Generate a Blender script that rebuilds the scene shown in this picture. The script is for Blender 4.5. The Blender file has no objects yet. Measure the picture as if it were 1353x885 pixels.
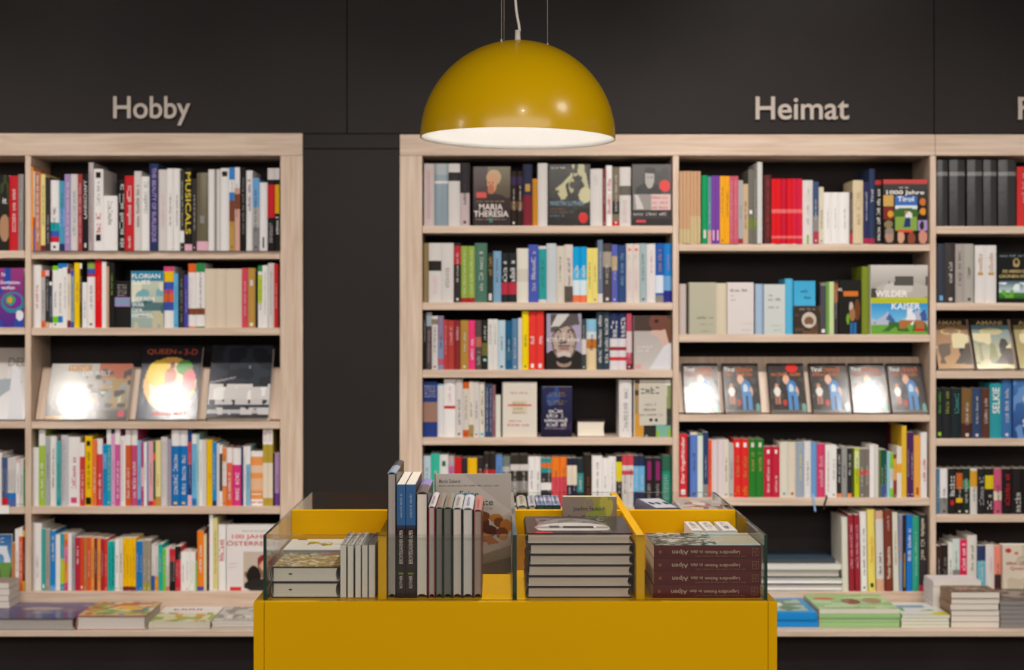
import bpy, bmesh, math, random
import numpy as np
from mathutils import Matrix, Vector

# ------------------------------------------------------------------ camera, world, lights
FPX = 2029.0            # focal length in pixels of the 1353 wide frame
VX, VY = 660.0, 415.0   # vanishing point of the depth lines
CAMH = 1.55             # eye height
ZS = 5.4                # distance camera - shelf front (the shelf front is the plane y = 0)
S = bpy.context.scene
COL = S.collection


def X(px, z=ZS):
    return (px - VX) * z / FPX


def H(py, z=ZS):
    return CAMH + (VY - py) * z / FPX


cam_d = bpy.data.cameras.new('camera')
cam = bpy.data.objects.new('camera', cam_d)
COL.objects.link(cam)
cam.location = (0, -ZS, CAMH)
cam.rotation_euler = (math.pi / 2, 0, 0)
cam_d.sensor_width = 36
cam_d.lens = FPX / 1353 * 36
cam_d.shift_x = (676.5 - VX) / 1353
cam_d.shift_y = (VY - 442.5) / 1353
cam_d.dof.use_dof = True
cam_d.dof.focus_distance = 3.35
cam_d.dof.aperture_fstop = 4.0
cam_d.clip_start = 0.05
S.camera = cam

S.view_settings.view_transform = 'Standard'
S.view_settings.look = 'None'
S.view_settings.gamma = 1
S.view_settings.use_curve_mapping = False
S.view_settings.exposure = 0.12

world = bpy.data.worlds.new('world')
S.world = world
world.use_nodes = True
world.node_tree.nodes['Background'].inputs[0].default_value = (1.0, 0.93, 0.87, 1)
world.node_tree.nodes['Background'].inputs[1].default_value = 0.24

WARM = (1.0, 0.935, 0.875)


def spot(name, loc, aim, watts, size=70, radius=0.055, blend=0.9, col=WARM):
    d = bpy.data.lights.new(name, 'SPOT')
    d.energy = watts
    d.spot_size = math.radians(size)
    d.spot_blend = blend
    d.shadow_soft_size = radius
    d.color = col
    o = bpy.data.objects.new(name, d)
    COL.objects.link(o)
    o.location = loc
    o.rotation_euler = (Vector(aim) - Vector(loc)).to_track_quat('-Z', 'Y').to_euler()
    return o


# ceiling track of spots washing the shelves
for lx in (-2.95, -2.25, -1.72, -0.75, 0.15, 0.62, 1.05, 1.94, 2.55, 3.2):
    spot('shelf_spot', (lx, -1.72, 3.3), (lx * 0.93, 0.1, 0.95), 56, size=64, radius=0.07)
# second row further into the shop, aimed at the display table and the wall
for lx, ly, lr, lw in ((2.0, -3.2, 0.27, 60), (-5.1, -3.8, 0.3, 60), (0.3, -4.6, 0.06, 30)):
    spot('shop_spot', (lx, ly, 3.25), (lx * 0.25, -1.9, 1.0), lw, size=75, radius=lr)


def area(name, loc, aim, watts, sx, sy, col=WARM):
    d = bpy.data.lights.new(name, 'AREA')
    d.shape = 'RECTANGLE'
    d.size = sx
    d.size_y = sy
    d.energy = watts
    d.color = col
    o = bpy.data.objects.new(name, d)
    COL.objects.link(o)
    o.location = loc
    o.rotation_euler = (Vector(aim) - Vector(loc)).to_track_quat('-Z', 'Y').to_euler()
    return o


# two spots whose beams graze the black wall above the cases
spot('wall_spot', (1.15, -1.3, 3.3), (1.1, 0, 2.25), 30, size=60, blend=1)
spot('wall_spot', (-1.75, -1.3, 3.3), (-1.7, 0, 2.25), 9, size=60, blend=1)

# added broad fill light, high behind the camera, with no fitting of its own
area('soft_fill_area', (0, -6.2, 3.36), (0, -2.6, 0.6), 240, 7.0, 2.2)


# ------------------------------------------------------------------ colours and materials
def lin(h):
    if not isinstance(h, str):
        return tuple(h)
    c = [int(h[i:i + 2], 16) / 255 for i in (0, 2, 4)]
    return tuple(x / 12.92 if x <= 0.04045 else ((x + 0.055) / 1.055) ** 2.4 for x in c)


PAL = dict(
    W=('ebe8e6', 'white'), w=('d6d1ce', 'off-white'), C=('e3d6c0', 'cream'), K=('1b1818', 'black'), k=('342f2f', 'charcoal'),
    G=('8b8785', 'grey'), g=('b6b2b1', 'light grey'), R=('c8202a', 'red'), r=('a43b3b', 'brick red'), m=('74242c', 'maroon'),
    N=('28335f', 'navy'), B=('1478c6', 'blue'), b=('6fa6da', 'light blue'), D=('3c55b4', 'royal blue'), T=('14a0a6', 'teal'),
    t=('9fd2cc', 'pale teal'), S=('7f9fb8', 'slate blue'), Y=('f0c000', 'yellow'), y=('e8d88a', 'pale yellow'), O=('e5642a', 'orange'),
    o=('eda766', 'light orange'), A=('bf9448', 'ochre'), E=('2c8c4c', 'green'), e=('98c83a', 'lime green'), F=('1c5a46', 'dark green'),
    P=('d8487f', 'pink'), p=('e6b4c4', 'pale pink'), V=('6e3a8e', 'purple'), v=('a68cc0', 'lilac'), X=('766756', 'taupe'),
    x=('c9a384', 'tan'), Z=('86482c', 'brown'), M=('c3287a', 'magenta'))
WORD = {}


def C_(c):
    """hex string of a palette letter or of 'hex:word'."""
    return PAL[c][0] if c in PAL else c[:6]


def Wd(c):
    if c in PAL:
        return PAL[c][1]
    return c[7:] if len(c) > 7 else 'coloured'


def new_mat(name):
    m = bpy.data.materials.new(name)
    m.use_nodes = True
    return m, m.node_tree, m.node_tree.nodes['Principled BSDF']


def ramp_noise(nt, bsdf, c1, c2, scale, stretch, detail=4, p1=0.3, p2=0.7):
    tc = nt.nodes.new('ShaderNodeTexCoord')
    mp = nt.nodes.new('ShaderNodeMapping')
    mp.inputs['Scale'].default_value = stretch
    nz = nt.nodes.new('ShaderNodeTexNoise')
    nz.inputs['Scale'].default_value = scale
    nz.inputs['Detail'].default_value = detail
    rp = nt.nodes.new('ShaderNodeValToRGB')
    rp.color_ramp.elements[0].color = (*c1, 1)
    rp.color_ramp.elements[1].color = (*c2, 1)
    rp.color_ramp.elements[0].position = p1
    rp.color_ramp.elements[1].position = p2
    nt.links.new(tc.outputs['Object'], mp.inputs['Vector'])
    nt.links.new(mp.outputs['Vector'], nz.inputs['Vector'])
    nt.links.new(nz.outputs['Fac'], rp.inputs['Fac'])
    nt.links.new(rp.outputs['Color'], bsdf.inputs['Base Color'])
    return nz, rp


def print_mat(name, rough, coat=0.0, spec=0.5, wrinkle=0.0):
    """printed paper: colour comes from the mesh's colour attribute, faint paper mottling from noise"""
    m, nt, b = new_mat(name)
    at = nt.nodes.new('ShaderNodeAttribute')
    at.attribute_name = 'Col'
    nz = nt.nodes.new('ShaderNodeTexNoise')
    nz.inputs['Scale'].default_value = 60
    mx = nt.nodes.new('ShaderNodeMixRGB')
    mx.blend_type = 'MULTIPLY'
    mx.inputs['Fac'].default_value = 0.08
    nt.links.new(at.outputs['Color'], mx.inputs['Color1'])
    nt.links.new(nz.outputs['Color'], mx.inputs['Color2'])
    nt.links.new(mx.outputs['Color'], b.inputs['Base Color'])
    b.inputs['Roughness'].default_value = rough
    b.inputs['Specular IOR Level'].default_value = spec
    b.inputs['Coat Weight'].default_value = coat
    b.inputs['Coat Roughness'].default_value = 0.14 if wrinkle > 0.03 else 0.08
    if wrinkle:
        tc = nt.nodes.new('ShaderNodeTexCoord')
        n2 = nt.nodes.new('ShaderNodeTexNoise')
        n2.inputs['Scale'].default_value = 22
        n2.inputs['Distortion'].default_value = 1.5
        bp = nt.nodes.new('ShaderNodeBump')
        bp.inputs['Strength'].default_value = wrinkle
        bp.inputs['Distance'].default_value = 0.004
        nt.links.new(tc.outputs['Object'], n2.inputs['Vector'])
        nt.links.new(n2.outputs['Fac'], bp.inputs['Height'])
        nt.links.new(bp.outputs['Normal'], b.inputs['Coat Normal'])
    return m


M_PRINT = print_mat('printed_paper', 0.55, spec=0.16)
M_GLOSS = print_mat('glossy_printed_cover', 0.5, coat=0.25, spec=0.08, wrinkle=0.02)
M_WRAP = print_mat('shrink_wrapped_cover', 0.5, coat=0.5, spec=0.1, wrinkle=0.06)

M_PAGE, nt, b = new_mat('page_block_paper')
at = nt.nodes.new('ShaderNodeAttribute')
at.attribute_name = 'Col'
tc = nt.nodes.new('ShaderNodeTexCoord')
mp = nt.nodes.new('ShaderNodeMapping')
mp.inputs['Scale'].default_value = (900, 3, 3)
nz = nt.nodes.new('ShaderNodeTexNoise')
nz.inputs['Scale'].default_value = 1.0
nz.inputs['Detail'].default_value = 3
rp = nt.nodes.new('ShaderNodeValToRGB')
rp.color_ramp.elements[0].color = (0.78, 0.76, 0.73, 1)
rp.color_ramp.elements[0].position = 0.3
rp.color_ramp.elements[1].position = 0.62
mx = nt.nodes.new('ShaderNodeMixRGB')
mx.blend_type = 'MULTIPLY'
mx.inputs['Fac'].default_value = 0.8
nt.links.new(tc.outputs['Object'], mp.inputs['Vector'])
nt.links.new(mp.outputs['Vector'], nz.inputs['Vector'])
nt.links.new(nz.outputs['Fac'], rp.inputs['Fac'])
nt.links.new(at.outputs['Color'], mx.inputs['Color1'])
nt.links.new(rp.outputs['Color'], mx.inputs['Color2'])
nt.links.new(mx.outputs['Color'], b.inputs['Base Color'])
b.inputs['Roughness'].default_value = 0.8


def wood(name, stretch):
    m, nt, b = new_mat(name)
    nz, rp = ramp_noise(nt, b, lin('c6ab94'), lin('e0cbb8'), 3.0, stretch, 8, 0.3, 0.72)
    nz.inputs['Distortion'].default_value = 0.6
    b.inputs['Roughness'].default_value = 0.5
    return m


M_WOODH = wood('ash_wood_horizontal', (1.2, 14, 22))
M_WOODV = wood('ash_wood_vertical', (22, 14, 1.2))


def plain(name, c1, c2=None, scale=8, rough=0.5, metal=0.0, spec=0.5, coat=0, stretch=(1, 1, 1)):
    m, nt, b = new_mat(name)
    ramp_noise(nt, b, lin(c1), lin(c2 or c1), scale, stretch)
    b.inputs['Roughness'].default_value = rough
    b.inputs['Metallic'].default_value = metal
    b.inputs['Specular IOR Level'].default_value = spec
    b.inputs['Coat Weight'].default_value = coat
    return m


M_WALL = plain('black_wall_laminate', '251f1e', '282321', 5, 0.55, spec=0.2)
M_BACK = plain('black_back_panel', '2c2625', '332c2b', 4, 0.7, spec=0.2)
M_YEL = plain('yellow_lacquer', 'dca600', 'dfa900', 3, 0.45, spec=0.08)
M_DOME = plain('yellow_gloss_enamel', 'd2a400', 'd6a800', 2, 0.24, spec=0.4, coat=0.1)
M_WHITE = plain('white_enamel', 'f2f0ec', 'f6f4f0', 3, 0.5)
M_STEEL = plain('steel_wire', 'b8b2aa', 'c4beb6', 40, 0.4, metal=0.3)
M_CORD = plain('white_cord_plastic', 'd8d0c8', 'ddd6ce', 30, 0.5)
M_LETTER = plain('pale_sign_lettering', 'c2b5aa', 'c7bbb0', 9, 0.6)
M_EDGE = plain('green_glass_edge', '0c2a1c', '12382a', 12, 0.12, coat=0.5)
M_FLOOR = plain('dark_grey_floor', '6a625b', '756d65', 3, 0.5)
M_CEIL = plain('dark_ceiling', '4a4644', '524d4b', 3, 0.8)

M_GLASS = bpy.data.materials.new('clear_glass')
M_GLASS.use_nodes = True
nt = M_GLASS.node_tree
nt.nodes.clear()
out = nt.nodes.new('ShaderNodeOutputMaterial')
tr = nt.nodes.new('ShaderNodeBsdfTransparent')
tr.inputs[0].default_value = (0.955, 0.965, 0.955, 1)
gl = nt.nodes.new('ShaderNodeBsdfGlossy')
gl.inputs['Roughness'].default_value = 0.01
fr = nt.nodes.new('ShaderNodeFresnel')
ge = nt.nodes.new('ShaderNodeNewGeometry')
mr = nt.nodes.new('ShaderNodeMapRange')      # same reflectance seen from either side of the sheet
mr.inputs['To Min'].default_value = 1.5
mr.inputs['To Max'].default_value = 1 / 1.5
nt.links.new(ge.outputs['Backfacing'], mr.inputs['Value'])
nt.links.new(mr.outputs['Result'], fr.inputs['IOR'])
mxs = nt.nodes.new('ShaderNodeMixShader')
nt.links.new(fr.outputs[0], mxs.inputs[0])
nt.links.new(tr.outputs[0], mxs.inputs[1])
nt.links.new(gl.outputs[0], mxs.inputs[2])
nt.links.new(mxs.outputs[0], out.inputs[0])

M_BULB = bpy.data.materials.new('lit_bulb_glass')
M_BULB.use_nodes = True
bb = M_BULB.node_tree.nodes['Principled BSDF']
bb.inputs['Emission Color'].default_value = (1, 0.96, 0.92, 1)
bb.inputs['Emission Strength'].default_value = 24


# ------------------------------------------------------------------ mesh helpers
class MB:
    def __init__(self):
        self.v, self.f, self.c, self.m = [], [], [], []

    def quad(self, pts, col, mi=0):
        n = len(self.v)
        self.v += [tuple(p) for p in pts]
        self.f.append(tuple(range(n, n + len(pts))))
        self.c.append(col)
        self.m.append(mi)

    def box(self, x0, x1, y0, y1, z0, z1, col=(1, 1, 1), mi=0, mis=None):
        P = [(x0, y0, z0), (x1, y0, z0), (x1, y1, z0), (x0, y1, z0), (x0, y0, z1), (x1, y0, z1), (x1, y1, z1), (x0, y1, z1)]
        n = len(self.v)
        self.v += P
        for k, q in enumerate(((0, 3, 2, 1), (4, 5, 6, 7), (0, 1, 5, 4), (2, 3, 7, 6), (1, 2, 6, 5), (3, 0, 4, 7))):
            self.f.append(tuple(n + i for i in q))
            self.c.append(col)
            self.m.append(mis[k] if mis else mi)

    def build(self, name, mats, parent=None, smooth=False):
        me = bpy.data.meshes.new(name)
        me.from_pydata(self.v, [], self.f)
        if not isinstance(mats, (list, tuple)):
            mats = [mats]
        for m in mats:
            me.materials.append(m)
        if len(mats) > 1:
            me.polygons.foreach_set('material_index', self.m)
        if self.c and self.c[0] is not None:
            at = me.color_attributes.new('Col', 'FLOAT_COLOR', 'CORNER')
            buf = []
            for f, c in zip(self.f, self.c):
                buf += [c[0], c[1], c[2], 1.0] * len(f)
            at.data.foreach_set('color', buf)
        if smooth:
            me.polygons.foreach_set('use_smooth', [True] * len(me.polygons))
        return link(name, me, parent)


def link(name, me, parent=None):
    o = bpy.data.objects.new(name, me)
    COL.objects.link(o)
    if parent is not None:
        o.parent = parent
    return o


def thing(name, label, cat, loc=(0, 0, 0), group=None, kind=None):
    o = bpy.data.objects.new(name, None)
    o.empty_display_size = 0.05
    COL.objects.link(o)
    o.location = loc
    o['label'] = label
    o['category'] = cat
    if group:
        o['group'] = group
    if kind:
        o['kind'] = kind
    return o


def slab(name, x0, x1, y0, y1, z0, z1, mat, parent=None, bev=0.0015, off=(0, 0, 0)):
    """a board with softly eased edges; coordinates are world, OFF is the parent's place"""
    bm = bmesh.new()
    bmesh.ops.create_cube(bm, size=1)
    for v in bm.verts:
        v.co = Vector(((x0 + x1) / 2 + v.co.x * (x1 - x0) - off[0], (y0 + y1) / 2 + v.co.y * (y1 - y0) - off[1],
                       (z0 + z1) / 2 + v.co.z * (z1 - z0) - off[2]))
    if bev:
        bmesh.ops.bevel(bm, geom=bm.edges[:], offset=bev, segments=1, affect='EDGES')
    me = bpy.data.meshes.new(name)
    bm.to_mesh(me)
    bm.free()
    me.materials.append(mat)
    return link(name, me, parent)


def tube(name, pts, r, mat, parent=None, seg=8):
    v, f = [], []
    P = [Vector(p) for p in pts]
    for i, p in enumerate(P):
        d = (P[min(i + 1, len(P) - 1)] - P[max(i - 1, 0)]).normalized()
        a = d.orthogonal().normalized() if i == 0 else (a - d * a.dot(d)).normalized()
        c = d.cross(a)
        for k in range(seg):
            t = 2 * math.pi * k / seg
            v.append(tuple(p + a * (r * math.cos(t)) + c * (r * math.sin(t))))
    for i in range(len(P) - 1):
        for k in range(seg):
            k2 = (k + 1) % seg
            f.append((i * seg + k, i * seg + k2, (i + 1) * seg + k2, (i + 1) * seg + k))
    f.append(tuple(reversed(range(seg))))
    f.append(tuple(range((len(P) - 1) * seg, len(P) * seg)))
    me = bpy.data.meshes.new(name)
    me.from_pydata(v, [], f)
    me.polygons.foreach_set('use_smooth', [True] * len(me.polygons))
    me.materials.append(mat)
    return link(name, me, parent)


def lathe(name, prof, mat, parent=None, seg=64):
    v, f = [], []
    n = len(prof)
    for k in range(seg):
        t = 2 * math.pi * k / seg
        for r, z in prof:
            v.append((r * math.cos(t), r * math.sin(t), z))
    for k in range(seg):
        k2 = (k + 1) % seg
        for i in range(n - 1):
            f.append((k * n + i, k2 * n + i, k2 * n + i + 1, k * n + i + 1))
    me = bpy.data.meshes.new(name)
    me.from_pydata(v, [], f)
    me.polygons.foreach_set('use_smooth', [True] * len(me.polygons))
    me.materials.append(mat)
    return link(name, me, parent)


# real words: a job list, turned into meshes in one go at the end of the script
TEXTS = []


def words(parent, text, col, origin, du, dv, L, Ht, name='lettering', bold=0.0, depth=0.0, mat=None):
    """TEXT fitted into a box of L x Ht whose lower left corner is ORIGIN, running along du, letters' up dv (local to parent)"""
    TEXTS.append((parent, text, col, Vector(origin), Vector(du), Vector(dv), L, Ht, name, bold, depth, mat))


def glyphs(mb, rng, origin, du, dv, L, Ht, col, dens=0.9):
    """a line of print too small to read: little stroke-built characters with word gaps"""
    o, du, dv = Vector(origin), Vector(du), Vector(dv)
    adv = Ht * 0.72
    n = max(2, int(L / adv))
    word = rng.randint(4, 9)
    s = Ht * 0.17

    def rect(a0, a1, b0, b1):
        mb.quad([o + du * a0 + dv * b0, o + du * a1 + dv * b0, o + du * a1 + dv * b1, o + du * a0 + dv * b1], col)

    for i in range(n):
        word -= 1
        if word <= 0:
            word = rng.randint(4, 9)
            continue
        a = i * adv
        w = adv * 0.72
        h = Ht if rng.random() < 0.35 else Ht * 0.74
        k = rng.randint(0, 3)
        if k != 2:
            rect(a, a + s, 0, h)
        if k in (0, 2):
            rect(a, a + w, h - s, h)
        if k in (1, 2):
            rect(a, a + w, 0, s)
        if k in (0, 3):
            rect(a + w - s, a + w, 0, h * 0.9)
        if k in (1, 3):
            rect(a, a + w, h * 0.45, h * 0.45 + s)


# ------------------------------------------------------------------ cover artwork, painted on a fine grid of coloured cells
def paint(ops, nx, ny, seed=0):
    u, v = np.meshgrid((np.arange(nx) + 0.5) / nx, (np.arange(ny) + 0.5) / ny)
    img = np.ones((ny, nx, 3)) * 0.7
    rg = np.random.RandomState(abs(int(seed)) + 7)

    def noise(fx, fy):
        g = rg.rand(fy + 2, fx + 2)
        xs, ys = u * fx, v * fy
        xi, yi = xs.astype(int), ys.astype(int)
        a, b_ = xs - xi, ys - yi
        a, b_ = a * a * (3 - 2 * a), b_ * b_ * (3 - 2 * b_)
        return (g[yi, xi] * (1 - a) + g[yi, xi + 1] * a) * (1 - b_) + (g[yi + 1, xi] * (1 - a) + g[yi + 1, xi + 1] * a) * b_

    def put(mask, c):
        img[mask] = lin(C_(c))

    for op in ops:
        k = op[0]
        if k == 'f':
            img[:] = lin(C_(op[1]))
        elif k == 'g':      # vertical gradient  v0 v1 c0 c1
            _, v0, v1, c0, c1 = op
            t = np.clip((v - v0) / (v1 - v0), 0, 1)[..., None]
            m = (v >= v0) & (v <= v1)
            g_ = np.array(lin(C_(c0))) * (1 - t) + np.array(lin(C_(c1))) * t
            img[m] = g_[m]
        elif k == 'r':      # rectangle u0 v0 u1 v1 c
            put((u >= op[1]) & (u <= op[3]) & (v >= op[2]) & (v <= op[4]), op[5])
        elif k == 'e':      # ellipse cu cv ru rv c
            put(((u - op[1]) / op[3]) ** 2 + ((v - op[2]) / op[4]) ** 2 <= 1, op[5])
        elif k == 'p':      # polygon pts c
            pts = op[1]
            ins = np.zeros_like(u, bool)
            j = len(pts) - 1
            for i in range(len(pts)):
                xi_, yi_ = pts[i]
                xj, yj = pts[j]
                ins ^= ((yi_ > v) != (yj > v)) & (u < (xj - xi_) * (v - yi_) / (yj - yi_ + 1e-9) + xi_)
                j = i
            put(ins, op[2])
        elif k == 'n':      # blotches: u0 v0 u1 v1 fx fy threshold colour
            _, u0, v0, u1, v1, fx, fy, th, c = op
            nn = noise(fx, fy)
            put((nn > th) & (u >= u0) & (u <= u1) & (v >= v0) & (v <= v1), c)
    return img


def art_mesh(name, img, P0, du, dv, mat, parent):
    ny, nx = img.shape[:2]
    P0, du, dv = Vector(P0), np.array(du), np.array(dv)
    uu, vv = np.meshgrid(np.linspace(0, 1, nx + 1), np.linspace(0, 1, ny + 1))
    co = np.array(P0)[None, None] + uu[..., None] * du + vv[..., None] * dv
    idx = np.arange((nx + 1) * (ny + 1)).reshape(ny + 1, nx + 1)
    q = np.stack([idx[:-1, :-1], idx[:-1, 1:], idx[1:, 1:], idx[1:, :-1]], -1).reshape(-1, 4)
    me = bpy.data.meshes.new(name)
    me.from_pydata(co.reshape(-1, 3).tolist(), [], q.tolist())
    at = me.color_attributes.new('Col', 'FLOAT_COLOR', 'CORNER')
    c = np.concatenate([img.reshape(-1, 3), np.ones((nx * ny, 1))], 1)
    at.data.foreach_set('color', np.repeat(c, 4, 0).ravel().astype(np.float32))
    me.materials.append(mat)
    return link(name, me, parent)


# ------------------------------------------------------------------ books
ROT = {
    'spine': Matrix(((1, 0, 0), (0, 1, 0), (0, 0, 1))),
    'cover': Matrix(((0, 1, 0), (-1, 0, 0), (0, 0, 1))),
    'flat_spine': Matrix(((0, 0, -1), (0, 1, 0), (1, 0, 0))),
    'flat_spine_back': Matrix(((0, 0, 1), (0, 1, 0), (-1, 0, 0))),
    'flat_tail': Matrix(((0, 1, 0), (0, 0, 1), (1, 0, 0))),
    'flat_fore': Matrix(((0, 0, 1), (0, -1, 0), (1, 0, 0))),
    'spine_up': Matrix(((1, 0, 0), (0, 0, 1), (0, -1, 0))),
}


def make_book(w, h, d, base, bands=(), hard=True, pages='e2dccf', mat=None, side=None, prints=(), art=None, art_ops=None,
              art_texts=(), art_lines=(), seed=0, res=None, back_art=False):
    """a book in its own frame: spine towards -y, fore-edge +y, front cover +x, head +z; returns the Empty"""
    rng = random.Random(seed)
    mat = mat or M_PRINT
    root = bpy.data.objects.new('hardcover_book' if hard else 'paperback', None)
    root.empty_display_size = 0.03
    COL.objects.link(root)
    tc_ = 0.0022 if hard else 0.0007
    tc_ = min(tc_, w * 0.2)
    bul = min(0.0045, w * 0.18) if hard else min(0.0008, w * 0.08)
    cb = lin(C_(base))
    cs = lin(C_(side)) if side else cb
    ns = 6 if hard else 3
    outer = [(-w / 2, d, 0)]
    for i in range(ns + 1):
        t = -1 + 2 * i / ns
        outer.append((t * w / 2, bul * (1 - (1 - t * t)), 1))
    outer.append((w / 2, d, 0))
    inner = []
    for (x, y, s) in outer:
        inner.append((max(-w / 2 + tc_, min(w / 2 - tc_, x)), (y + tc_) if s else d))
    cuts = sorted({0.0, 1.0} | {round(b_[0], 4) for b_ in bands} | {round(b_[1], 4) for b_ in bands})
    mb = MB()

    def colat(zm):
        c = cb
        for z0, z1, cc in bands:
            if z0 <= zm <= z1:
                c = lin(C_(cc))
        return c

    for a, b_ in zip(cuts[:-1], cuts[1:]):
        cz = colat((a + b_) / 2)
        for i in range(len(outer) - 1):
            p, q = outer[i], outer[i + 1]
            c = cz if 0 < i < len(outer) - 2 else cs
            mb.quad([(p[0], p[1], a * h), (q[0], q[1], a * h), (q[0], q[1], b_ * h), (p[0], p[1], b_ * h)], c)
    for i in range(len(outer) - 1):
        p, q, pi, qi = outer[i], outer[i + 1], inner[i], inner[i + 1]
        mb.quad([(p[0], p[1], h), (q[0], q[1], h), (qi[0], qi[1], h), (pi[0], pi[1], h)], colat(0.999) if 0 < i < len(outer) - 2 else cs)
        mb.quad([(q[0], q[1], 0), (p[0], p[1], 0), (pi[0], pi[1], 0), (qi[0], qi[1], 0)], colat(0.001) if 0 < i < len(outer) - 2 else cs)
        mb.quad([(qi[0], qi[1], 0), (pi[0], pi[1], 0), (pi[0], pi[1], h), (qi[0], qi[1], h)], lin('e8e4dc'))
    for (p, pi) in ((outer[0], inner[0]), (outer[-1], inner[-1])):
        mb.quad([(p[0], d, 0), (pi[0], d, 0), (pi[0], d, h), (p[0], d, h)], cs)
    mb.build('cover', mat, root)
    pb = MB()
    e = 0.003 if hard else 0.0002
    fe = 0.004 if hard else 0.0003
    k = w / 2 - tc_
    if hard and w > 0.008:      # hollow fore-edge like a rounded, cased book
        ys = [d - fe - 0.0035 * (1 - t * t) for t in (-1, -0.5, 0, 0.5, 1)]
        xs = [k * t for t in (-1, -0.5, 0, 0.5, 1)]
    else:
        ys, xs = [d - fe] * 2, [-k, k]
    pc = lin(pages)
    y0 = tc_ + bul + 0.0003
    ring = [(-k, y0), (k, y0)] + [(xs[i], ys[i]) for i in range(len(xs) - 1, -1, -1)]
    for z, rv in ((h - e, False), (e, True)):
        pts = [(x, y, z) for x, y in ring]
        pb.quad(pts[::-1] if rv else pts, pc)
    for i in range(len(ring)):
        a, b_ = ring[i], ring[(i + 1) % len(ring)]
        pb.quad([(a[0], a[1], e), (b_[0], b_[1], e), (b_[0], b_[1], h - e), (a[0], a[1], h - e)], pc)
    pb.build('page_block', M_PAGE, root)
    # spine print
    if prints:
        g = MB()
        for pr in prints:
            kind, z0, z1, col, wf = pr[:5]
            c = lin(C_(col))
            hh = w * wf
            bz = lambda x: bul * (2 * x / w) ** 2
            ys_ = -0.0004 + (bz(hh / 2) * 0.15)
            if kind == 't':      # reads head to tail
                glyphs(g, rng, (-hh / 2, ys_, z1 * h), (0, 0, -1), (1, 0, 0), (z1 - z0) * h, hh, c)
            elif kind == 'u':    # reads tail to head
                glyphs(g, rng, (hh / 2, ys_, z0 * h), (0, 0, 1), (-1, 0, 0), (z1 - z0) * h, hh, c)
            elif kind == 'q':    # solid label patch or publisher's mark
                g.quad([(-hh / 2, ys_, z0 * h), (hh / 2, ys_, z0 * h), (hh / 2, ys_, z1 * h), (-hh / 2, ys_, z1 * h)], c)
            elif kind == 'l':    # lines across the spine
                n = max(1, int((z1 - z0) * h / 0.009))
                for i in range(n):
                    glyphs(g, rng, (-hh / 2, ys_, (z1 * h) - (i + 1) * 0.009), (1, 0, 0), (0, 0, 1), hh, 0.005, c)
            elif kind == 'T':
                words(root, pr[5], col, (-hh / 2, ys_ - 0.0003, z1 * h), (0, 0, -1), (1, 0, 0), (z1 - z0) * h, hh, 'spine_title', 0.01)
            elif kind == 'U':
                words(root, pr[5], col, (hh / 2, ys_ - 0.0003, z0 * h), (0, 0, 1), (-1, 0, 0), (z1 - z0) * h, hh, 'spine_title', 0.01)
        if g.f:
            g.build('spine_print', M_PRINT, root)
    if art_ops:
        nx, ny = res or (52, 74)
        img = paint(art_ops, nx, ny, seed)
        sx = -1 if back_art else 1
        xf = sx * (w / 2 + 0.0004)
        if back_art:
            art_mesh('cover_picture', img, (xf, d - 0.0003, 0.0003), (0, -(d - bul - 0.001), 0), (0, 0, h - 0.0006), mat, root)
        else:
            art_mesh('cover_picture', img, (xf, bul + 0.0006, 0.0003), (0, d - bul - 0.001, 0), (0, 0, h - 0.0006), mat, root)
        for (t, col, u0, v0, u1, v1) in art_texts:
            words(root, t, col, (xf + 0.0004, u0 * d, v0 * h), (0, 1, 0), (0, 0, 1), (u1 - u0) * d, (v1 - v0) * h, 'cover_title', 0.012)
        if art_lines:
            g = MB()
            for (col, u0, v0, u1, v1) in art_lines:
                glyphs(g, rng, (xf + 0.0004, u0 * d, v0 * h), (0, 1, 0), (0, 0, 1), (u1 - u0) * d, (v1 - v0) * h, lin(C_(col)))
            g.build('cover_lettering', M_PRINT, root)
    root['_dims'] = (w, h, d)
    return root


def put(root, orient, x0, y0, z0, lean=None, anchor='min'):
    """rotate the book into ORIENT (then LEAN, a further rotation) and set its bounding box corner at x0 (left), y0 (front), z0 (bottom)"""
    w, h, d = root['_dims']
    R = ROT[orient]
    if lean is not None:
        R = lean @ R
    cs = [R @ Vector((x, y, z)) for x in (-w / 2, w / 2) for y in (0, d) for z in (0, h)]
    mn = Vector((min(c.x for c in cs), min(c.y for c in cs), min(c.z for c in cs)))
    root.rotation_euler = R.to_euler()
    root.location = Vector((x0, y0, z0)) - mn
    del root['_dims']
    return root


def tag(o, label, cat='book', group=None):
    o['label'] = label
    o['category'] = cat
    if group:
        o['group'] = group
    return o


# ------------------------------------------------------------------ the room
def struct(o):
    o['kind'] = 'structure'
    return o


struct(slab('floor', -5.5, 5.5, -7.5, 0.6, -0.1, 0, M_FLOOR, bev=0))
struct(slab('ceiling', -5.5, 5.5, -7.5, 0.6, 3.4, 3.5, M_CEIL, bev=0))
wall = struct(slab('wall_back', -5.5, 5.5, 0.32, 0.42, 0, 3.4, M_WALL, bev=0))
ytop = H(176)
seam = X(458)
seamR = X(1235.5)
ymid = H(196)
g2 = 0.0012
for (x0, x1, z0, z1) in (
        (-5.5, X(-860) - g2, ytop, 3.4), (X(-860) + g2, seam - g2, ytop, 3.4),
        (seam + g2, seamR - g2, ytop, 3.4), (seamR + g2, X(2060) - g2, ytop, 3.4), (X(2060) + g2, 5.5, ytop, 3.4)):
    slab('wall_panel', x0, x1, 0.012, 0.032, z0 + 0.001, z1, M_WALL, wall, bev=0.001)
slab('wall_panel', X(400) + 0.001, X(528) - 0.001, 0.012, 0.032, ymid + g2, ytop - 0.001, M_WALL, wall, bev=0.001)
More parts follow.
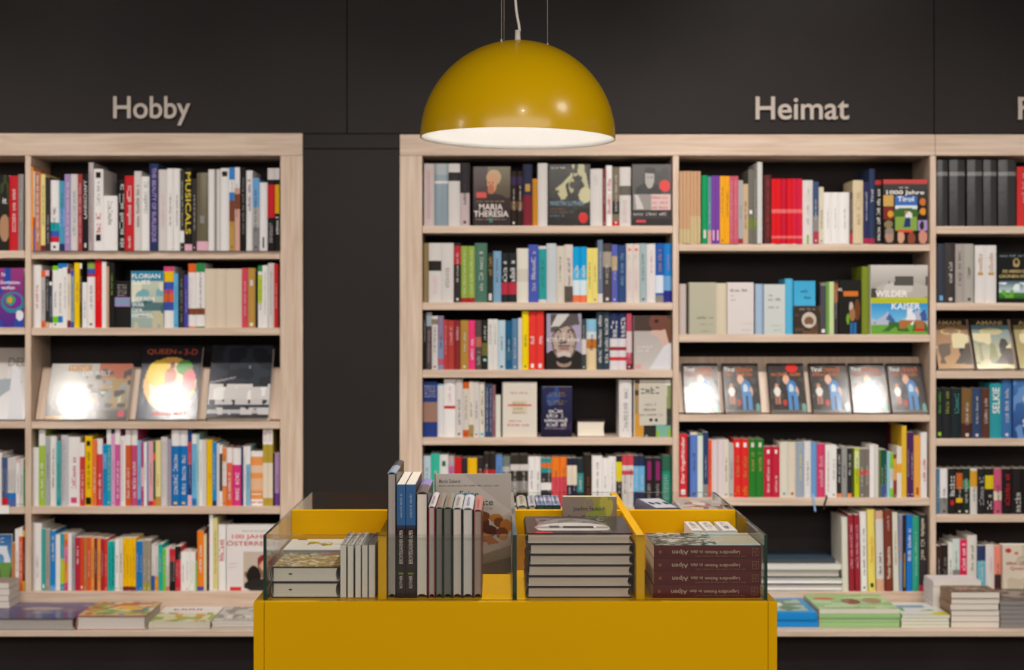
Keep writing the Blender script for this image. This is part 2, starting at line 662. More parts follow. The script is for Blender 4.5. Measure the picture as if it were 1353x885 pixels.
slab('wall_panel', X(400) + 0.001, X(528) - 0.001, 0.012, 0.032, 0.0, ymid - g2, M_WALL, wall, bev=0.001)


def sign(text, label, x0, x1, y0, y1):
    """cut-out letters on the wall; every letter is a part"""
    t = thing('shelf_sign', label, 'sign', (X(x0), 0.012, H(y1)), 'category signs on the black wall above the shelves')
    words(t, text, 'b3a69c', (0, -0.0055, 0), (1, 0, 0), (0, 0, 1), X(x1) - X(x0), H(y0) - H(y1), 'letter', 0.012, 0.004, M_LETTER)


sign('Hobby', 'pale raised lettering reading Hobby on the black wall', 149.5, 251.5, 127, 165.5)
sign('Heimat', 'pale raised lettering reading Heimat on the black wall', 998.5, 1122, 127.5, 158)
sign('Familie', 'pale raised lettering cut off after its F at the far right', 1345.5, 1470, 128, 158)

# ------------------------------------------------------------------ bookcases
DEP = 0.235
KERB = H(808)


def bookcase(label, xl, xr, ytop_px, rail_px, dividers, bays, deck_front_z=5.08, lstile=True, rstile=True, joints=()):
    """bays: list of (x0, x1, [board top px ...], [board bottom px ...])"""
    base = (X((xl + xr) / 2), 0, 0)
    t = thing('bookcase', label, 'bookcase', base, 'tall ash bookcases set into the black wall')
    zt, zr = H(ytop_px), H(rail_px)
    x0, x1 = X(xl), X(xr)
    deck_t = H(833, deck_front_z)
    z_low = H(781.5)
    js = [x0] + [X(j) for j in joints] + [x1]
    for a, b_ in zip(js[:-1], js[1:]):
        slab('top_rail', a + 0.0006, b_ - 0.0006, 0, DEP, zr, zt, M_WOODH, t, off=base)
    sw = X(30) - X(0)
    if lstile:
        slab('stile', x0, x0 + sw - 0.0005, 0, DEP, deck_t, zr - 0.0005, M_WOODV, t, off=base)
    if rstile:
        slab('stile', x1 - sw + 0.0005, x1, 0, DEP, deck_t, zr - 0.0005, M_WOODV, t, off=base)
    for d0, d1 in dividers:
        slab('divider', X(d0), X(d1), 0.001, DEP, z_low, zr - 0.0005, M_WOODV, t, off=base)
    for bx0, bx1, tops in bays:
        for ty, by in tops:
            slab('shelf_board', X(bx0) + 0.0004, X(bx1) - 0.0004, 0.002, DEP - 0.004, H(by), H(ty), M_WOODH, t, off=base)
    slab('back_panel', x0 + 0.01, x1 - 0.01, DEP + 0.0005, DEP + 0.015, 0.3, zt - 0.01, M_BACK, t, bev=0, off=base)
    slab('lowest_shelf_board', x0 + (sw if lstile else 0) + 0.0005, x1 - (sw if rstile else 0) - 0.0005, 0.0, DEP - 0.001, deck_t + 0.002, z_low, M_WOODH, t, off=base)
    slab('deck_board', x0, x1, deck_front_z - ZS, DEP, H(841, deck_front_z), deck_t, M_WOODH, t, off=base)
    slab('plinth', x0 + 0.005, x1 - 0.005, -0.22, DEP, 0.0, H(841, deck_front_z) - 0.0005, M_BACK, t, off=base)
    return t


B_TOPS = [(331.5, 342), (433, 443), (557, 566.5), (669, 679)]
C_TOPS = [(298, 308), (399.5, 409.5), (488.5, 499), (578, 588), (671, 681)]
D_TOPS = [(322, 331.5), (441.7, 452), (548, 557), (657.5, 668)]
E_TOPS = [(298.7, 308.7), (400, 410), (490, 500), (579.5, 589), (680, 690)]
BC1 = bookcase('ash bookcase under the Hobby sign with black back', -320, 400, 176, 205.5, [(33, 41)],
         [(-290, 33, [(331, 341), (432.5, 442), (557, 566), (670, 679)]), (41, 370, B_TOPS)], lstile=True)
bookcase('wider ash bookcase under the Heimat sign reaching out of view', 528, 1600, 177.5, 205.5, [(889, 897), (1229, 1237)],
         [(558, 889, C_TOPS), (897, 1229, D_TOPS), (1237, 1570, E_TOPS)], joints=(1235.8,))

slab('label_strip', X(-60), X(12), -0.0015, 0.0018, H(678.5), H(667.5), M_WHITE, BC1, 0, off=tuple(BC1.location))

# ------------------------------------------------------------------ shelf rows
ROWN = ['top shelf', 'second shelf', 'third shelf', 'fourth shelf', 'fifth shelf', 'lowest shelf']
ORD = ['first', 'second', 'third', 'fourth', 'fifth', 'sixth', 'seventh', 'eighth', 'ninth', 'tenth'] + [f'{n}th' for n in range(11, 20)] + \
    ['20th', '21st', '22nd', '23rd'] + [f'{n}th' for n in range(24, 31)] + ['31st', '32nd', '33rd'] + [f'{n}th' for n in range(34, 41)] + ['41st', '42nd', '43rd'] + [f'{n}th' for n in range(44, 60)]
Z_SPINE = 0.018


def contrast(c):
    l = sum(lin(C_(c))) / 3
    return '4a4644' if l > 0.28 else 'd8d2cc'


def parse_span(s):
    a, b_ = s.split('-')
    return float(a or 0), float(b_)


def look_of(b_, med):
    adj = []
    if b_['top'] < med - 12:
        adj.append('tall')
    elif b_['top'] > med + 12:
        adj.append('short')
    if b_['x1'] - b_['x0'] < 4.6:
        adj.append('thin')
    elif b_['x1'] - b_['x0'] > 12.5:
        adj.append('thick')
    feats = []
    for z0, z1, c in b_['bands']:
        wd = Wd(c)
        if wd == 'coloured' or wd == Wd(b_['c']):
            continue
        if z1 <= 0.5 and z0 == 0:
            feats.append(f'{wd} foot')
        elif z1 >= 0.99:
            feats.append(f'{wd} top')
        else:
            feats.append(f'{wd} band')
    if not feats:
        for p in b_['prints']:
            if b_['explicit'] and p[0] in 'tuTU' and Wd(p[3]) != 'coloured':
                feats.append(f'{Wd(p[3])} lettering')
                break
    s = ' '.join(adj + [Wd(b_['c']), 'book' if b_['hard'] else 'paperback'])
    return s, feats


def label_row(books, where):
    med = sorted(b_['top'] for b_ in books)[len(books) // 2]
    for b_ in books:
        b_['s'], f = look_of(b_, med)
        b_['looks'] = [b_['s'] + (' with ' + f[0] if f else '')] + ([b_['s'] + ' with ' + ' and '.join(f[:2])] if len(f) > 1 else [])
        if b_.get('lab'):
            b_['looks'] = [b_['lab']]
    first = lambda: [b_['looks'][0] for b_ in books]
    used = set()
    for i, b_ in enumerate(books):
        cands = []
        for lk in b_['looks']:
            if [l for c in books for l in c['looks']].count(lk) == 1:
                cands.append(f'{lk}, {where}')
        lk = b_['looks'][0]
        nb = []
        for j, word in ((i - 1, 'right of'), (i + 1, 'left of')):
            if 0 <= j < len(books):
                nb.append((lk, word, books[j]['looks'][0]))
            else:
                cands.append(f'{lk}, at the {"left" if j < 0 else "right"} end of the {where}')
        allnb = [(books[k]['looks'][0], wd_, books[k + dj]['looks'][0]) for k in range(len(books)) for dj, wd_ in ((-1, 'right of'), (1, 'left of')) if 0 <= k + dj < len(books)]
        for (a, w_, c) in nb:
            if allnb.count((a, w_, c)) == 1 and a != c:
                cands.append(f'{a} {w_} {c}, {where}')
        cands.append(f'{b_["s"]}, {ORD[i]} from the left, {where}')
        if not b_['plain']:
            cands.append(f'{lk}, {ORD[i]} from the left, {where}')
        for c in cands:
            c = c.replace('far left bay', 'far left bay')
            if len(c.replace('-', ' ').split()) <= 16 and c not in used:
                break
        used.add(c)
        b_['label'] = c


BAYX = {'far left bay': (-290, 33), 'under the Hobby sign': (41, 370), 'middle bay': (558, 889), 'under the Heimat sign': (897, 1229), 'far right bay': (1237, 1570)}


def row(bay, n, base_px, x_start, spec, front=Z_SPINE, baypx=None):
    """one line of upright books.  SPEC: entries 'x1 top colour options', see the parser"""
    where = f'{ROWN[n]} of the {bay}' if 'sign' not in bay else f'{ROWN[n]} {bay}'
    group = f'books on the {where}'
    z0w = H(base_px) + 0.0004
    books = []
    x = x_start
    for line in spec.replace('\n', ';').split(';'):
        tk = line.split()
        if not tk:
            continue
        if tk[0].startswith('@'):
            x = float(tk[0][1:])
            tk = tk[1:]
        b_ = dict(x0=x, x1=float(tk[0]), top=float(tk[1]), c=tk[2].replace('_', ' '), bands=[], prints=[], hard=None, mat=None, art=None,
                  lean=0.0, dy=0.0, plain=False, th=0.022, d=None, lab=None, pages='e6e0d4', explicit=False)
        x = b_['x1']
        for o in tk[3:]:
            if o[0] == 'b':
                a = o[1:].split('/')
                z = parse_span(a[0])
                b_['bands'].append((z[0], z[1], a[1].replace('_', ' ')))
            elif o[0] in 'tuqlTU':
                a = o[1:].split('/')
                z = parse_span(a[0]) if a[0] else (0.25, 0.85)
                b_['prints'].append((o[0], z[0], z[1], a[1].replace('_', ' '), float(a[2]) if len(a) > 2 and a[2] else 0.42, a[3].replace('_', ' ') if len(a) > 3 else ''))
                b_['explicit'] = True
            elif o == 'n':
                b_['plain'] = True
            elif o == 'h':
                b_['hard'] = True
            elif o == 's':
                b_['hard'] = False
            elif o == 'w':
                b_['mat'] = M_WRAP
            elif o == 'G':
                b_['mat'] = M_GLOSS
            elif o[0] == 'X':
                b_['art'] = o[1:]
            elif o[0] == 'L':
                b_['lean'] = float(o[1:])
            elif o[0] == 'y':
                b_['dy'] = float(o[1:])
            elif o[0] == '#':
                b_['lab'] = o[1:].replace('_', ' ')
            elif o[0] == 'Y':
                b_['th'] = float(o[1:])
        if b_['hard'] is None:
            b_['hard'] = b_['x1'] - b_['x0'] > 7.6
        books.append(b_)
    # books that carry exactly the same spec word for word keep their own place in the label
    label_row(books, where)
    rng = random.Random(int(base_px * 10) + int(x_start))
    for i, b_ in enumerate(books):
        yf = front + b_['dy'] + (rng.random() - 0.5) * 0.006
        zd = ZS + yf
        lo, hi = BAYX[bay]
        X0, X1 = max(X(b_['x0'], zd), X(lo) + 0.0008), min(X(b_['x1'], zd), X(hi) - 0.0004)
        w = X1 - X0 - 0.0005
        h = H(b_['top'], zd) - z0w
        depth = min(0.205 - b_['dy'], max(0.11, 0.68 * h)) if not b_['d'] else b_['d']
        seed = i * 31 + n * 7 + int(base_px)
        if b_['art']:
            a = ART[b_['art']]
            r_ = make_book(b_['th'], h, w, b_['c'], b_['bands'], b_['hard'], mat=b_['mat'] or M_GLOSS, art_ops=a['ops'], art_texts=a.get('t', ()), art_lines=a.get('l', ()), seed=seed, prints=b_['prints'])
            put(r_, 'cover', X0, yf, z0w)
        else:
            pr = list(b_['prints'])
            if not pr and not b_['plain']:
                c = contrast(b_['c'])
                z0, z1 = 0.2 + rng.random() * 0.2, 0.6 + rng.random() * 0.28
                pr = [('u' if rng.random() < 0.7 else 't', z0, z1, c, 0.22 + rng.random() * 0.14, '')]
                if rng.random() < 0.6:
                    pr.append(('q', 0.035, 0.035 + 0.3 * w / h, c, 0.3, ''))
            r_ = make_book(w, h, depth, b_['c'], b_['bands'], b_['hard'], pages=b_['pages'], mat=b_['mat'], prints=pr, seed=seed)
            if b_['lean']:
                put(r_, 'spine', X0, yf, z0w, Matrix.Rotation(math.radians(b_['lean']), 3, 'Y'))
            else:
                put(r_, 'spine', X0, yf, z0w)
        tag(r_, b_['label'], 'book', group)
        b_['o'] = r_
    return books


ART = {}
ART['itdark'] = dict(ops=[('f', '26231f'), ('e', 0.8, 0.3, 0.25, 0.18, 'b08868'), ('n', 0, 0.5, 1, 1, 6, 6, 0.6, '3c4a2c')], t=[('it', 'e8e4e0', 0.72, 0.62, 0.9, 0.7)])
ART['waves'] = dict(ops=[('g', 0, 1, '4a2f8e', '9a3a7a'), ('n', 0, 0, 1, 1, 5, 5, 0.6, '2a4aa8'), ('e', 0.72, 0.42, 0.30, 0.18, '2b8a9a'), ('e', 0.72, 0.44, 0.24, 0.13, '7a2f9a'),
                         ('e', 0.66, 0.46, 0.13, 0.09, '2aa070'), ('e', 0.65, 0.46, 0.07, 0.05, 'd8a02a'), ('e', 0.9, 0.2, 0.10, 0.09, 'e4e0ea')],
                    t=[('Die', 'f0e8f0', 0.45, 0.86, 0.55, 0.92), ('Gravitations-', 'f0e8f0', 0.42, 0.73, 0.92, 0.79), ('wellen', 'f0e8f0', 0.44, 0.64, 0.78, 0.70)])
ART['illies'] = dict(ops=[('g', 0, 1, '9ab0a8', 'cfd4bc'), ('r', 0, 0.82, 1, 1, '2c86a8'), ('n', 0, 0.55, 1, 0.85, 6, 5, 0.5, '7ab0bc'), ('r', 0, 0.3, 1, 0.45, '56767c'),
                          ('n', 0, 0, 1, 0.3, 7, 5, 0.5, 'c8c2a4'), ('n', 0, 0.1, 1, 0.5, 5, 6, 0.62, '3f6a70'), ('n', 0, 0.45, 1, 0.8, 4, 4, 0.6, 'e2e0c8')],
                     t=[('FLORIAN', 'eef2f0', 0.06, 0.87, 0.9, 0.95), ('ILLIES', 'eef2f0', 0.06, 0.77, 0.6, 0.84), ('GERADE', 'eef2f0', 0.06, 0.47, 0.75, 0.54),
                        ('WAR', 'eef2f0', 0.06, 0.37, 0.42, 0.44), ('DER', 'eef2f0', 0.06, 0.28, 0.38, 0.34), ('HIMMEL', 'eef2f0', 0.06, 0.18, 0.7, 0.25)])
ART['maria'] = dict(ops=[('f', '2f2422'), ('g', 0.45, 1, '54483a', '6e6248'), ('r', 0, 0, 0.38, 1, '3c2824'), ('e', 0.55, 0.82, 0.2, 0.13, 'b89a70'), ('e', 0.50, 0.72, 0.13, 0.17, 'c89068'),
                         ('e', 0.47, 0.62, 0.09, 0.09, 'b86848'), ('e', 0.52, 0.73, 0.03, 0.012, '3c2820'), ('e', 0.42, 0.73, 0.025, 0.012, '3c2820'), ('r', 0, 0, 1, 0.47, '33282a'), ('e', 0.5, 0.47, 0.36, 0.07, '33282a'), ('r', 0.08, 0.47, 0.35, 0.57, 'd04a40'), ('r', 0.42, 0.05, 0.52, 0.14, '3c7a6a')],
                    t=[('MARIA', 'ddd2cc', 0.18, 0.27, 0.8, 0.37), ('THERESIA', 'ddd2cc', 0.04, 0.15, 0.95, 0.255)], l=[('a88a50', 0.1, 0.40, 0.85, 0.43), ('a89890', 0.08, 0.10, 0.9, 0.125)])
ART['luther'] = dict(ops=[('f', '24211e'), ('p', [(0.15, 0.6), (0.3, 0.68), (0.55, 0.86), (0.6, 0.82), (0.4, 0.66), (0.46, 0.45), (0.3, 0.42)], 'b9b48a'), ('p', [(0.55, 1), (0.85, 1), (0.9, 0.86), (0.97, 0.62), (0.9, 0.6), (0.72, 0.84), (0.62, 0.8)], 'b4b088'),
                          ('e', 0.88, 0.5, 0.16, 0.13, 'c2bd94'), ('e', 0.55, 0.66, 0.07, 0.13, 'a8a47c'), ('e', 0.83, 0.13, 0.11, 0.09, 'd02a24'), ('n', 0, 0, 1, 1, 9, 9, 0.75, '2f2b28')],
                     t=[('MARTIN LUTHER', '6f96a8', 0.06, 0.33, 0.86, 0.40)], l=[('8a6a50', 0.05, 0.26, 0.45, 0.29), ('8a6a50', 0.05, 0.21, 0.62, 0.24), ('6f96a8', 0.05, 0.15, 0.4, 0.18), ('d8d2cc', 0.08, 0.93, 0.45, 0.96)])
ART['portrait'] = dict(ops=[('f', '3e3a38'), ('n', 0, 0.5, 1, 1, 6, 5, 0.6, '4a4543'), ('e', 0.42, 0.56, 0.34, 0.14, '262322'), ('e', 0.44, 0.77, 0.12, 0.16, 'a8a29e'), ('e', 0.45, 0.9, 0.15, 0.05, '2a2726'), ('e', 0.40, 0.79, 0.02, 0.01, '2a2726'), ('e', 0.49, 0.79, 0.02, 0.01, '2a2726'),
                            ('r', 0, 0, 1, 0.52, '262222'), ('r', 0.02, 0.26, 0.48, 0.51, '8e8884'), ('p', [(0.1, 0.27), (0.3, 0.27), (0.15, 0.5), (0.06, 0.5)], 'c8c2be'), ('r', 0.49, 0.26, 0.98, 0.51, 'd4b8b4'),
                            ('e', 0.83, 0.65, 0.14, 0.095, 'd8302c'), ('r', 0.1, 0.05, 0.34, 0.10, 'd04050'), ('r', 0, 0.12, 1, 0.15, '3e3436')],
                       l=[('c84a4a', 0.52, 0.44, 0.95, 0.48), ('c84a4a', 0.52, 0.36, 0.95, 0.40), ('c84a4a', 0.52, 0.28, 0.95, 0.32), ('d8d2cc', 0.06, 0.17, 0.92, 0.215)])
ART['capface'] = dict(ops=[('f', 'a8a0b8'), ('r', 0, 0, 1, 0.3, '2c2826'), ('e', 0.5, 0.2, 0.55, 0.18, '2c2826'), ('e', 0.5, 0.5, 0.36, 0.34, '7c6a60'), ('e', 0.5, 0.48, 0.30, 0.31, 'b8a49a'),
                           ('p', [(0.12, 0.98), (0.9, 1), (0.95, 0.8), (0.6, 0.78), (0.12, 0.66)], '5a5452'), ('p', [(0.3, 0.98), (0.65, 0.98), (0.4, 0.78), (0.12, 0.76)], 'd0ccc8'),
                           ('e', 0.33, 0.68, 0.09, 0.035, '3c3230'), ('e', 0.68, 0.68, 0.09, 0.035, '3c3230'), ('e', 0.33, 0.67, 0.05, 0.015, 'c8b8b0'), ('e', 0.68, 0.67, 0.05, 0.015, 'c8b8b0'), ('r', 0.46, 0.5, 0.54, 0.66, 'ccbab0'), ('e', 0.5, 0.49, 0.08, 0.03, '5c463e'),
                           ('r', 0.33, 0.40, 0.67, 0.435, '5a4640'), ('e', 0.5, 0.37, 0.16, 0.025, '9a6a60'), ('e', 0.5, 0.26, 0.2, 0.06, 'd0c4be'), ('e', 0.5, 0.12, 0.22, 0.08, 'a08878'), ('e', 0.5, 0.17, 0.2, 0.07, '2c2826'),
                           ('n', 0.2, 0.2, 0.8, 0.8, 12, 12, 0.82, '6a5a52')],
                      t=[('MORGENSTERN', 'eeeae6', 0.04, 0.52, 0.96, 0.58)])
ART['capface']['t'] = []
ART['capface']['l'] = [('f0ece8', 0.04, 0.5, 0.96, 0.575)]
ART['woman'] = dict(ops=[('g', 0, 1, 'c8c2be', 'b0a6a0'), ('r', 0, 0.72, 1, 1, '4c3c34'), ('e', 0.66, 0.88, 0.26, 0.17, '74463a'), ('e', 0.6, 0.9, 0.06, 0.03, '33201a'), ('e', 0.93, 0.7, 0.12, 0.25, '6e4a34'), ('p', [(0.42, 0.72), (0.84, 0.74), (0.95, 0.45), (0.8, 0.38), (0.62, 0.62), (0.45, 0.66)], 'd4b2a6'),
                         ('p', [(0.4, 0), (1, 0), (1, 0.5), (0.8, 0.44)], 'd8d8de'), ('r', 0.02, 0.02, 0.2, 0.09, 'd8a0a0')], l=[('e4dedA', 0.12, 0.40, 0.6, 0.45), ('e4dedA', 0.12, 0.33, 0.45, 0.38)])
ART['redline'] = dict(ops=[('f', 'e0d8cc'), ('r', 0.28, 0.42, 0.72, 0.66, 'd6cdb4'), ('r', 0.14, 0.57, 0.84, 0.595, 'd03c34')],
                      l=[('cc4a44', 0.24, 0.79, 0.76, 0.825), ('cc4a44', 0.2, 0.28, 0.6, 0.31), ('cc4a44', 0.16, 0.2, 0.84, 0.24), ('9a8a58', 0.3, 0.6, 0.7, 0.64), ('9a8a58', 0.3, 0.5, 0.7, 0.54), ('9a8a58', 0.3, 0.43, 0.7, 0.47)])
ART['navyart'] = dict(ops=[('g', 0, 1, '1e1c34', '2c3058'), ('n', 0, 0.3, 0.6, 1, 4, 4, 0.55, '32508c'), ('n', 0.4, 0, 1, 1, 5, 5, 0.7, '3a2c4c')],
                      l=[('a08a4a', 0.28, 0.86, 0.8, 0.89), ('a08a4a', 0.22, 0.81, 0.85, 0.84), ('a08a4a', 0.2, 0.70, 0.86, 0.73), ('a08a4a', 0.24, 0.65, 0.8, 0.68), ('f0ece8', 0.25, 0.48, 0.75, 0.56), ('f0ece8', 0.18, 0.39, 0.82, 0.47),
                         ('f0ece8', 0.12, 0.30, 0.9, 0.38), ('f0ece8', 0.18, 0.21, 0.84, 0.29), ('b8b0c0', 0.12, 0.16, 0.88, 0.19)])
ART['mapart'] = dict(ops=[('f', 'd8d2c0'), ('r', 0, 0, 0.28, 0.4, 'd0983c'), ('r', 0.0, 0.4, 0.12, 1, 'a88a5a'), ('n', 0, 0.4, 0.14, 1, 3, 9, 0.5, '4a3a2c'), ('r', 0.3, 0, 1, 0.22, '7ab0a0'), ('n', 0.3, 0, 1, 0.25, 5, 4, 0.5, '8cb848'), ('n', 0.25, 0, 0.6, 0.2, 6, 5, 0.4, '2c2a28'),
                          ('r', 0.88, 0.3, 1, 0.9, '8a9a60'), ('n', 0.85, 0.2, 1, 0.9, 3, 9, 0.5, '3a4034'), ('p', [(0.12, 0.92), (0.9, 0.92), (0.88, 0.22), (0.14, 0.2)], 'cfcabc'), ('e', 0.45, 0.3, 0.05, 0.03, '2c2a28'), ('e', 0.6, 0.3, 0.04, 0.03, '2c2a28'), ('n', 0.1, 0.92, 1, 1, 9, 3, 0.5, 'f0eee8')],
                     l=[('5a564e', 0.2, 0.76, 0.78, 0.88), ('7a766e', 0.3, 0.55, 0.65, 0.59), ('5a564e', 0.28, 0.46, 0.7, 0.51), ('7a766e', 0.18, 0.37, 0.82, 0.41)])
ART['tirol'] = dict(ops=[('f', '1c1816'), ('r', 0, 0.93, 1, 1, 'c02824'), ('r', 0.26, 0.2, 0.76, 0.74, '6c8c3a'), ('r', 0.26, 0.58, 0.76, 0.74, '2c68b8'), ('r', 0.26, 0.54, 0.76, 0.6, 'dce4e8'), ('e', 0.5, 0.47, 0.3, 0.09, '3c6428'), ('r', 0.26, 0.2, 0.76, 0.42, '84a448'),
                         ('e', 0.58, 0.44, 0.08, 0.06, 'e4e0dc'), ('p', [(0.46, 0.26), (0.62, 0.26), (0.62, 0.4), (0.5, 0.4)], '22366c'), ('e', 0.52, 0.49, 0.03, 0.03, 'c08a68'), ('r', 0.0, 0.58, 0.24, 0.76, 'c8a050'), ('r', 0.0, 0.38, 0.24, 0.57, '7a2a22'), ('e', 0.16, 0.46, 0.07, 0.05, 'd89a30'),
                         ('e', 0.12, 0.3, 0.1, 0.06, '8a7a58'), ('e', 0.9, 0.65, 0.07, 0.06, 'c8702c'), ('e', 0.9, 0.5, 0.07, 0.06, 'd89030'), ('r', 0.78, 0.2, 1, 0.36, 'a490c4'), ('e', 0.88, 0.28, 0.05, 0.07, '2c2420'), ('e', 0.14, 0.12, 0.1, 0.11, 'b08a78'), ('e', 0.14, 0.2, 0.1, 0.05, '8c8078'),
                         ('e', 0.4, 0.1, 0.08, 0.1, 'd0a084'), ('e', 0.64, 0.08, 0.09, 0.1, '8c4a34'), ('e', 0.9, 0.1, 0.1, 0.11, 'cc8c7c'), ('r', 0.32, 0.17, 0.68, 0.215, 'd84a3c')],
                    t=[('1000 Jahre', 'f0ece8', 0.1, 0.75, 0.93, 0.83), ('Tirol', 'f0ece8', 0.34, 0.655, 0.70, 0.735)], l=[('d8d4d0', 0.38, 0.86, 0.64, 0.89)])
ART['kaiser'] = dict(ops=[('g', 0.53, 1, '8a8680', 'cfcac4'), ('e', 0.55, 0.62, 0.5, 0.14, 'b8b2aa'), ('e', 0.48, 0.66, 0.26, 0.09, 'cac5be'), ('n', 0.3, 0.7, 1, 0.84, 14, 4, 0.6, '55524e'), ('r', 0, 0.53, 0.1, 0.66, '45423e'), ('r', 0, 0.445, 1, 0.53, 'b8c020'), ('r', 0, 0.445, 0, 0.5, 'b8c020'),
                          ('g', 0.14, 0.445, '7ac4ea', '2a92d4'), ('p', [(0, 0.24), (0.1, 0.2), (0.3, 0.32), (0.42, 0.16), (0.7, 0.28), (0.85, 0.36), (1, 0.2), (1, 0.1), (0, 0.1)], 'b4bcd0'), ('p', [(0.26, 0.22), (0.32, 0.3), (0.42, 0.2), (0.4, 0.14)], '46629c'), ('p', [(0.86, 0.3), (0.95, 0.36), (1, 0.2), (0.9, 0.18)], '3c5c9c'),
                          ('n', 0.4, 0.14, 1, 0.36, 12, 6, 0.66, 'e8eaf0'), ('r', 0, 0, 1, 0.13, '6ca83c'), ('n', 0, 0.04, 1, 0.17, 14, 5, 0.5, '3c6a2c'), ('n', 0.5, 0.08, 1, 0.2, 12, 4, 0.6, 'b0703c'), ('r', 0.76, 0.035, 0.95, 0.075, 'c82838')],
                     t=[('WILDER', 'f0ece8', 0.1, 0.54, 0.65, 0.63), ('KAISER', 'f0ece8', 0.38, 0.36, 0.87, 0.45)])
ART['greige'] = dict(ops=[('f', 'b9b6a2')], l=[('6a685c', 0.3, 0.3, 0.95, 0.345), ('8a887a', 0.4, 0.18, 0.9, 0.205), ('8a887a', 0.42, 0.05, 0.85, 0.075)])
ART['whitetitle'] = dict(ops=[('f', 'ddd5d2')], l=[('56504e', 0.15, 0.82, 0.8, 0.87), ('8a8684', 0.15, 0.73, 0.32, 0.755), ('8a8684', 0.15, 0.65, 0.38, 0.675), ('a8a4a2', 0.55, 0.2, 0.95, 0.225), ('a8a4a2', 0.55, 0.07, 0.95, 0.095)])
ART['bluetitle'] = dict(ops=[('f', 'ccd2ce'), ('r', 0, 0, 0.0, 1, 'a8c4dc')], l=[('6a7070', 0.25, 0.76, 0.5, 0.8), ('6a7070', 0.25, 0.67, 0.85, 0.72), ('6a7070', 0.25, 0.52, 0.75, 0.56), ('9aa0a0', 0.4, 0.16, 0.9, 0.19), ('9aa0a0', 0.45, 0.07, 0.9, 0.1)])
ART['skytitle'] = dict(ops=[('g', 0, 1, '4fb4dc', '42a8d6')], l=[('1c3c50', 0.35, 0.78, 0.7, 0.83), ('1c3c50', 0.5, 0.66, 0.85, 0.72)])
ART['facebook'] = dict(ops=[('f', '3c3026'), ('n', 0, 0, 1, 1, 6, 6, 0.6, '5a4632'), ('e', 0.55, 0.5, 0.28, 0.28, 'c8bcae'), ('e', 0.55, 0.46, 0.18, 0.16, '7c5a44'), ('e', 0.55, 0.3, 0.14, 0.05, 'd0c8c0'), ('r', 0.3, 0, 0.9, 0.12, '6e4c34')], l=[('b8b0a4', 0.2, 0.85, 0.8, 0.92)])
ART['bavaria'] = dict(ops=[('f', '20201c'), ('e', 0.82, 0.45, 0.14, 0.2, '6e3e22'), ('e', 0.55, 0.5, 0.09, 0.1, 'c8bcac'), ('e', 0.6, 0.36, 0.14, 0.12, '9c7448'), ('r', 0.5, 0, 0.62, 0.22, '2c6ca8'), ('r', 0.66, 0, 0.78, 0.22, '2c6ca8'), ('e', 0.4, 0.28, 0.07, 0.1, '7aa82c'), ('n', 0.2, 0.1, 0.5, 0.4, 6, 6, 0.7, 'a84a2c'),
                             ('r', 0.2, 0.7, 0.86, 0.8, 'd0742c')], l=[('f0ece8', 0.0, 0.8, 0.3, 0.86)])
ART['herren'] = dict(ops=[('f', '1a1d1c'), ('g', 0.2, 0.45, 'c8dce4', '2a4a58'), ('n', 0, 0.25, 1, 0.4, 6, 4, 0.5, 'e8f0f2'), ('g', 0, 0.2, '1c3418', '4a8a3a'), ('n', 0, 0.1, 1, 0.25, 8, 4, 0.55, '6cac3c'), ('r', 0, 0, 1, 0.08, '161c16'), ('e', 0.9, 0.15, 0.14, 0.1, 'd02a24'), ('e', 0.5, 0.8, 0.1, 0.09, 'b09868'), ('e', 0.5, 0.82, 0.05, 0.05, '2a2620')],
                     t=[('DIE HERREN DER', 'c8b070', 0.14, 0.6, 0.86, 0.66), ('GRÜNEN INSEL', 'c8b070', 0.04, 0.5, 0.96, 0.575)], l=[('8a98a0', 0.06, 0.92, 0.95, 0.965)])
ART['snow'] = dict(ops=[('g', 0, 1, '2c4a86', '4a7ab8'), ('e', 0.6, 0.75, 0.35, 0.25, 'a8bcdc'), ('e', 0.75, 0.9, 0.3, 0.12, '2c4a86'), ('e', 0.6, 0.72, 0.05, 0.02, '1c2c5a'), ('n', 0, 0, 1, 1, 5, 6, 0.68, '6a94cc')], t=[('SNOW', 'e8ecf4', 0.3, 0.2, 0.96, 0.33)])
ART['queen2'] = dict(ops=[('f', 'd8cdbc'), ('n', 0, 0, 1, 1, 5, 5, 0.66, 'c8bba6'), ('p', [(0.5, 0), (0.9, 0), (0.82, 0.25), (0.6, 0.28)], '3c2c5a'), ('e', 0.72, 0.33, 0.1, 0.09, '5a2a20'), ('e', 0.14, 0.88, 0.08, 0.05, 'b83c34'), ('e', 0.34, 0.82, 0.05, 0.03, 'c86a50')],
                    t=[('Queen', 'a83c34', 0.2, 0.44, 0.6, 0.53)], l=[('a83c34', 0.12, 0.56, 0.8, 0.64), ('9a9080', 0.4, 0.72, 0.9, 0.76)])
ART['mountain'] = dict(ops=[('g', 0.5, 1, '6a9cc8', '2c62a4'), ('n', 0, 0.5, 1, 0.8, 6, 4, 0.5, 'dce4ec'), ('r', 0, 0.2, 1, 0.5, '6c9a4a'), ('n', 0, 0.1, 1, 0.45, 6, 6, 0.5, '55504a'), ('r', 0, 0, 1, 0.12, 'a8a090')], l=[('f0f0f0', 0.3, 0.86, 0.95, 0.94)])
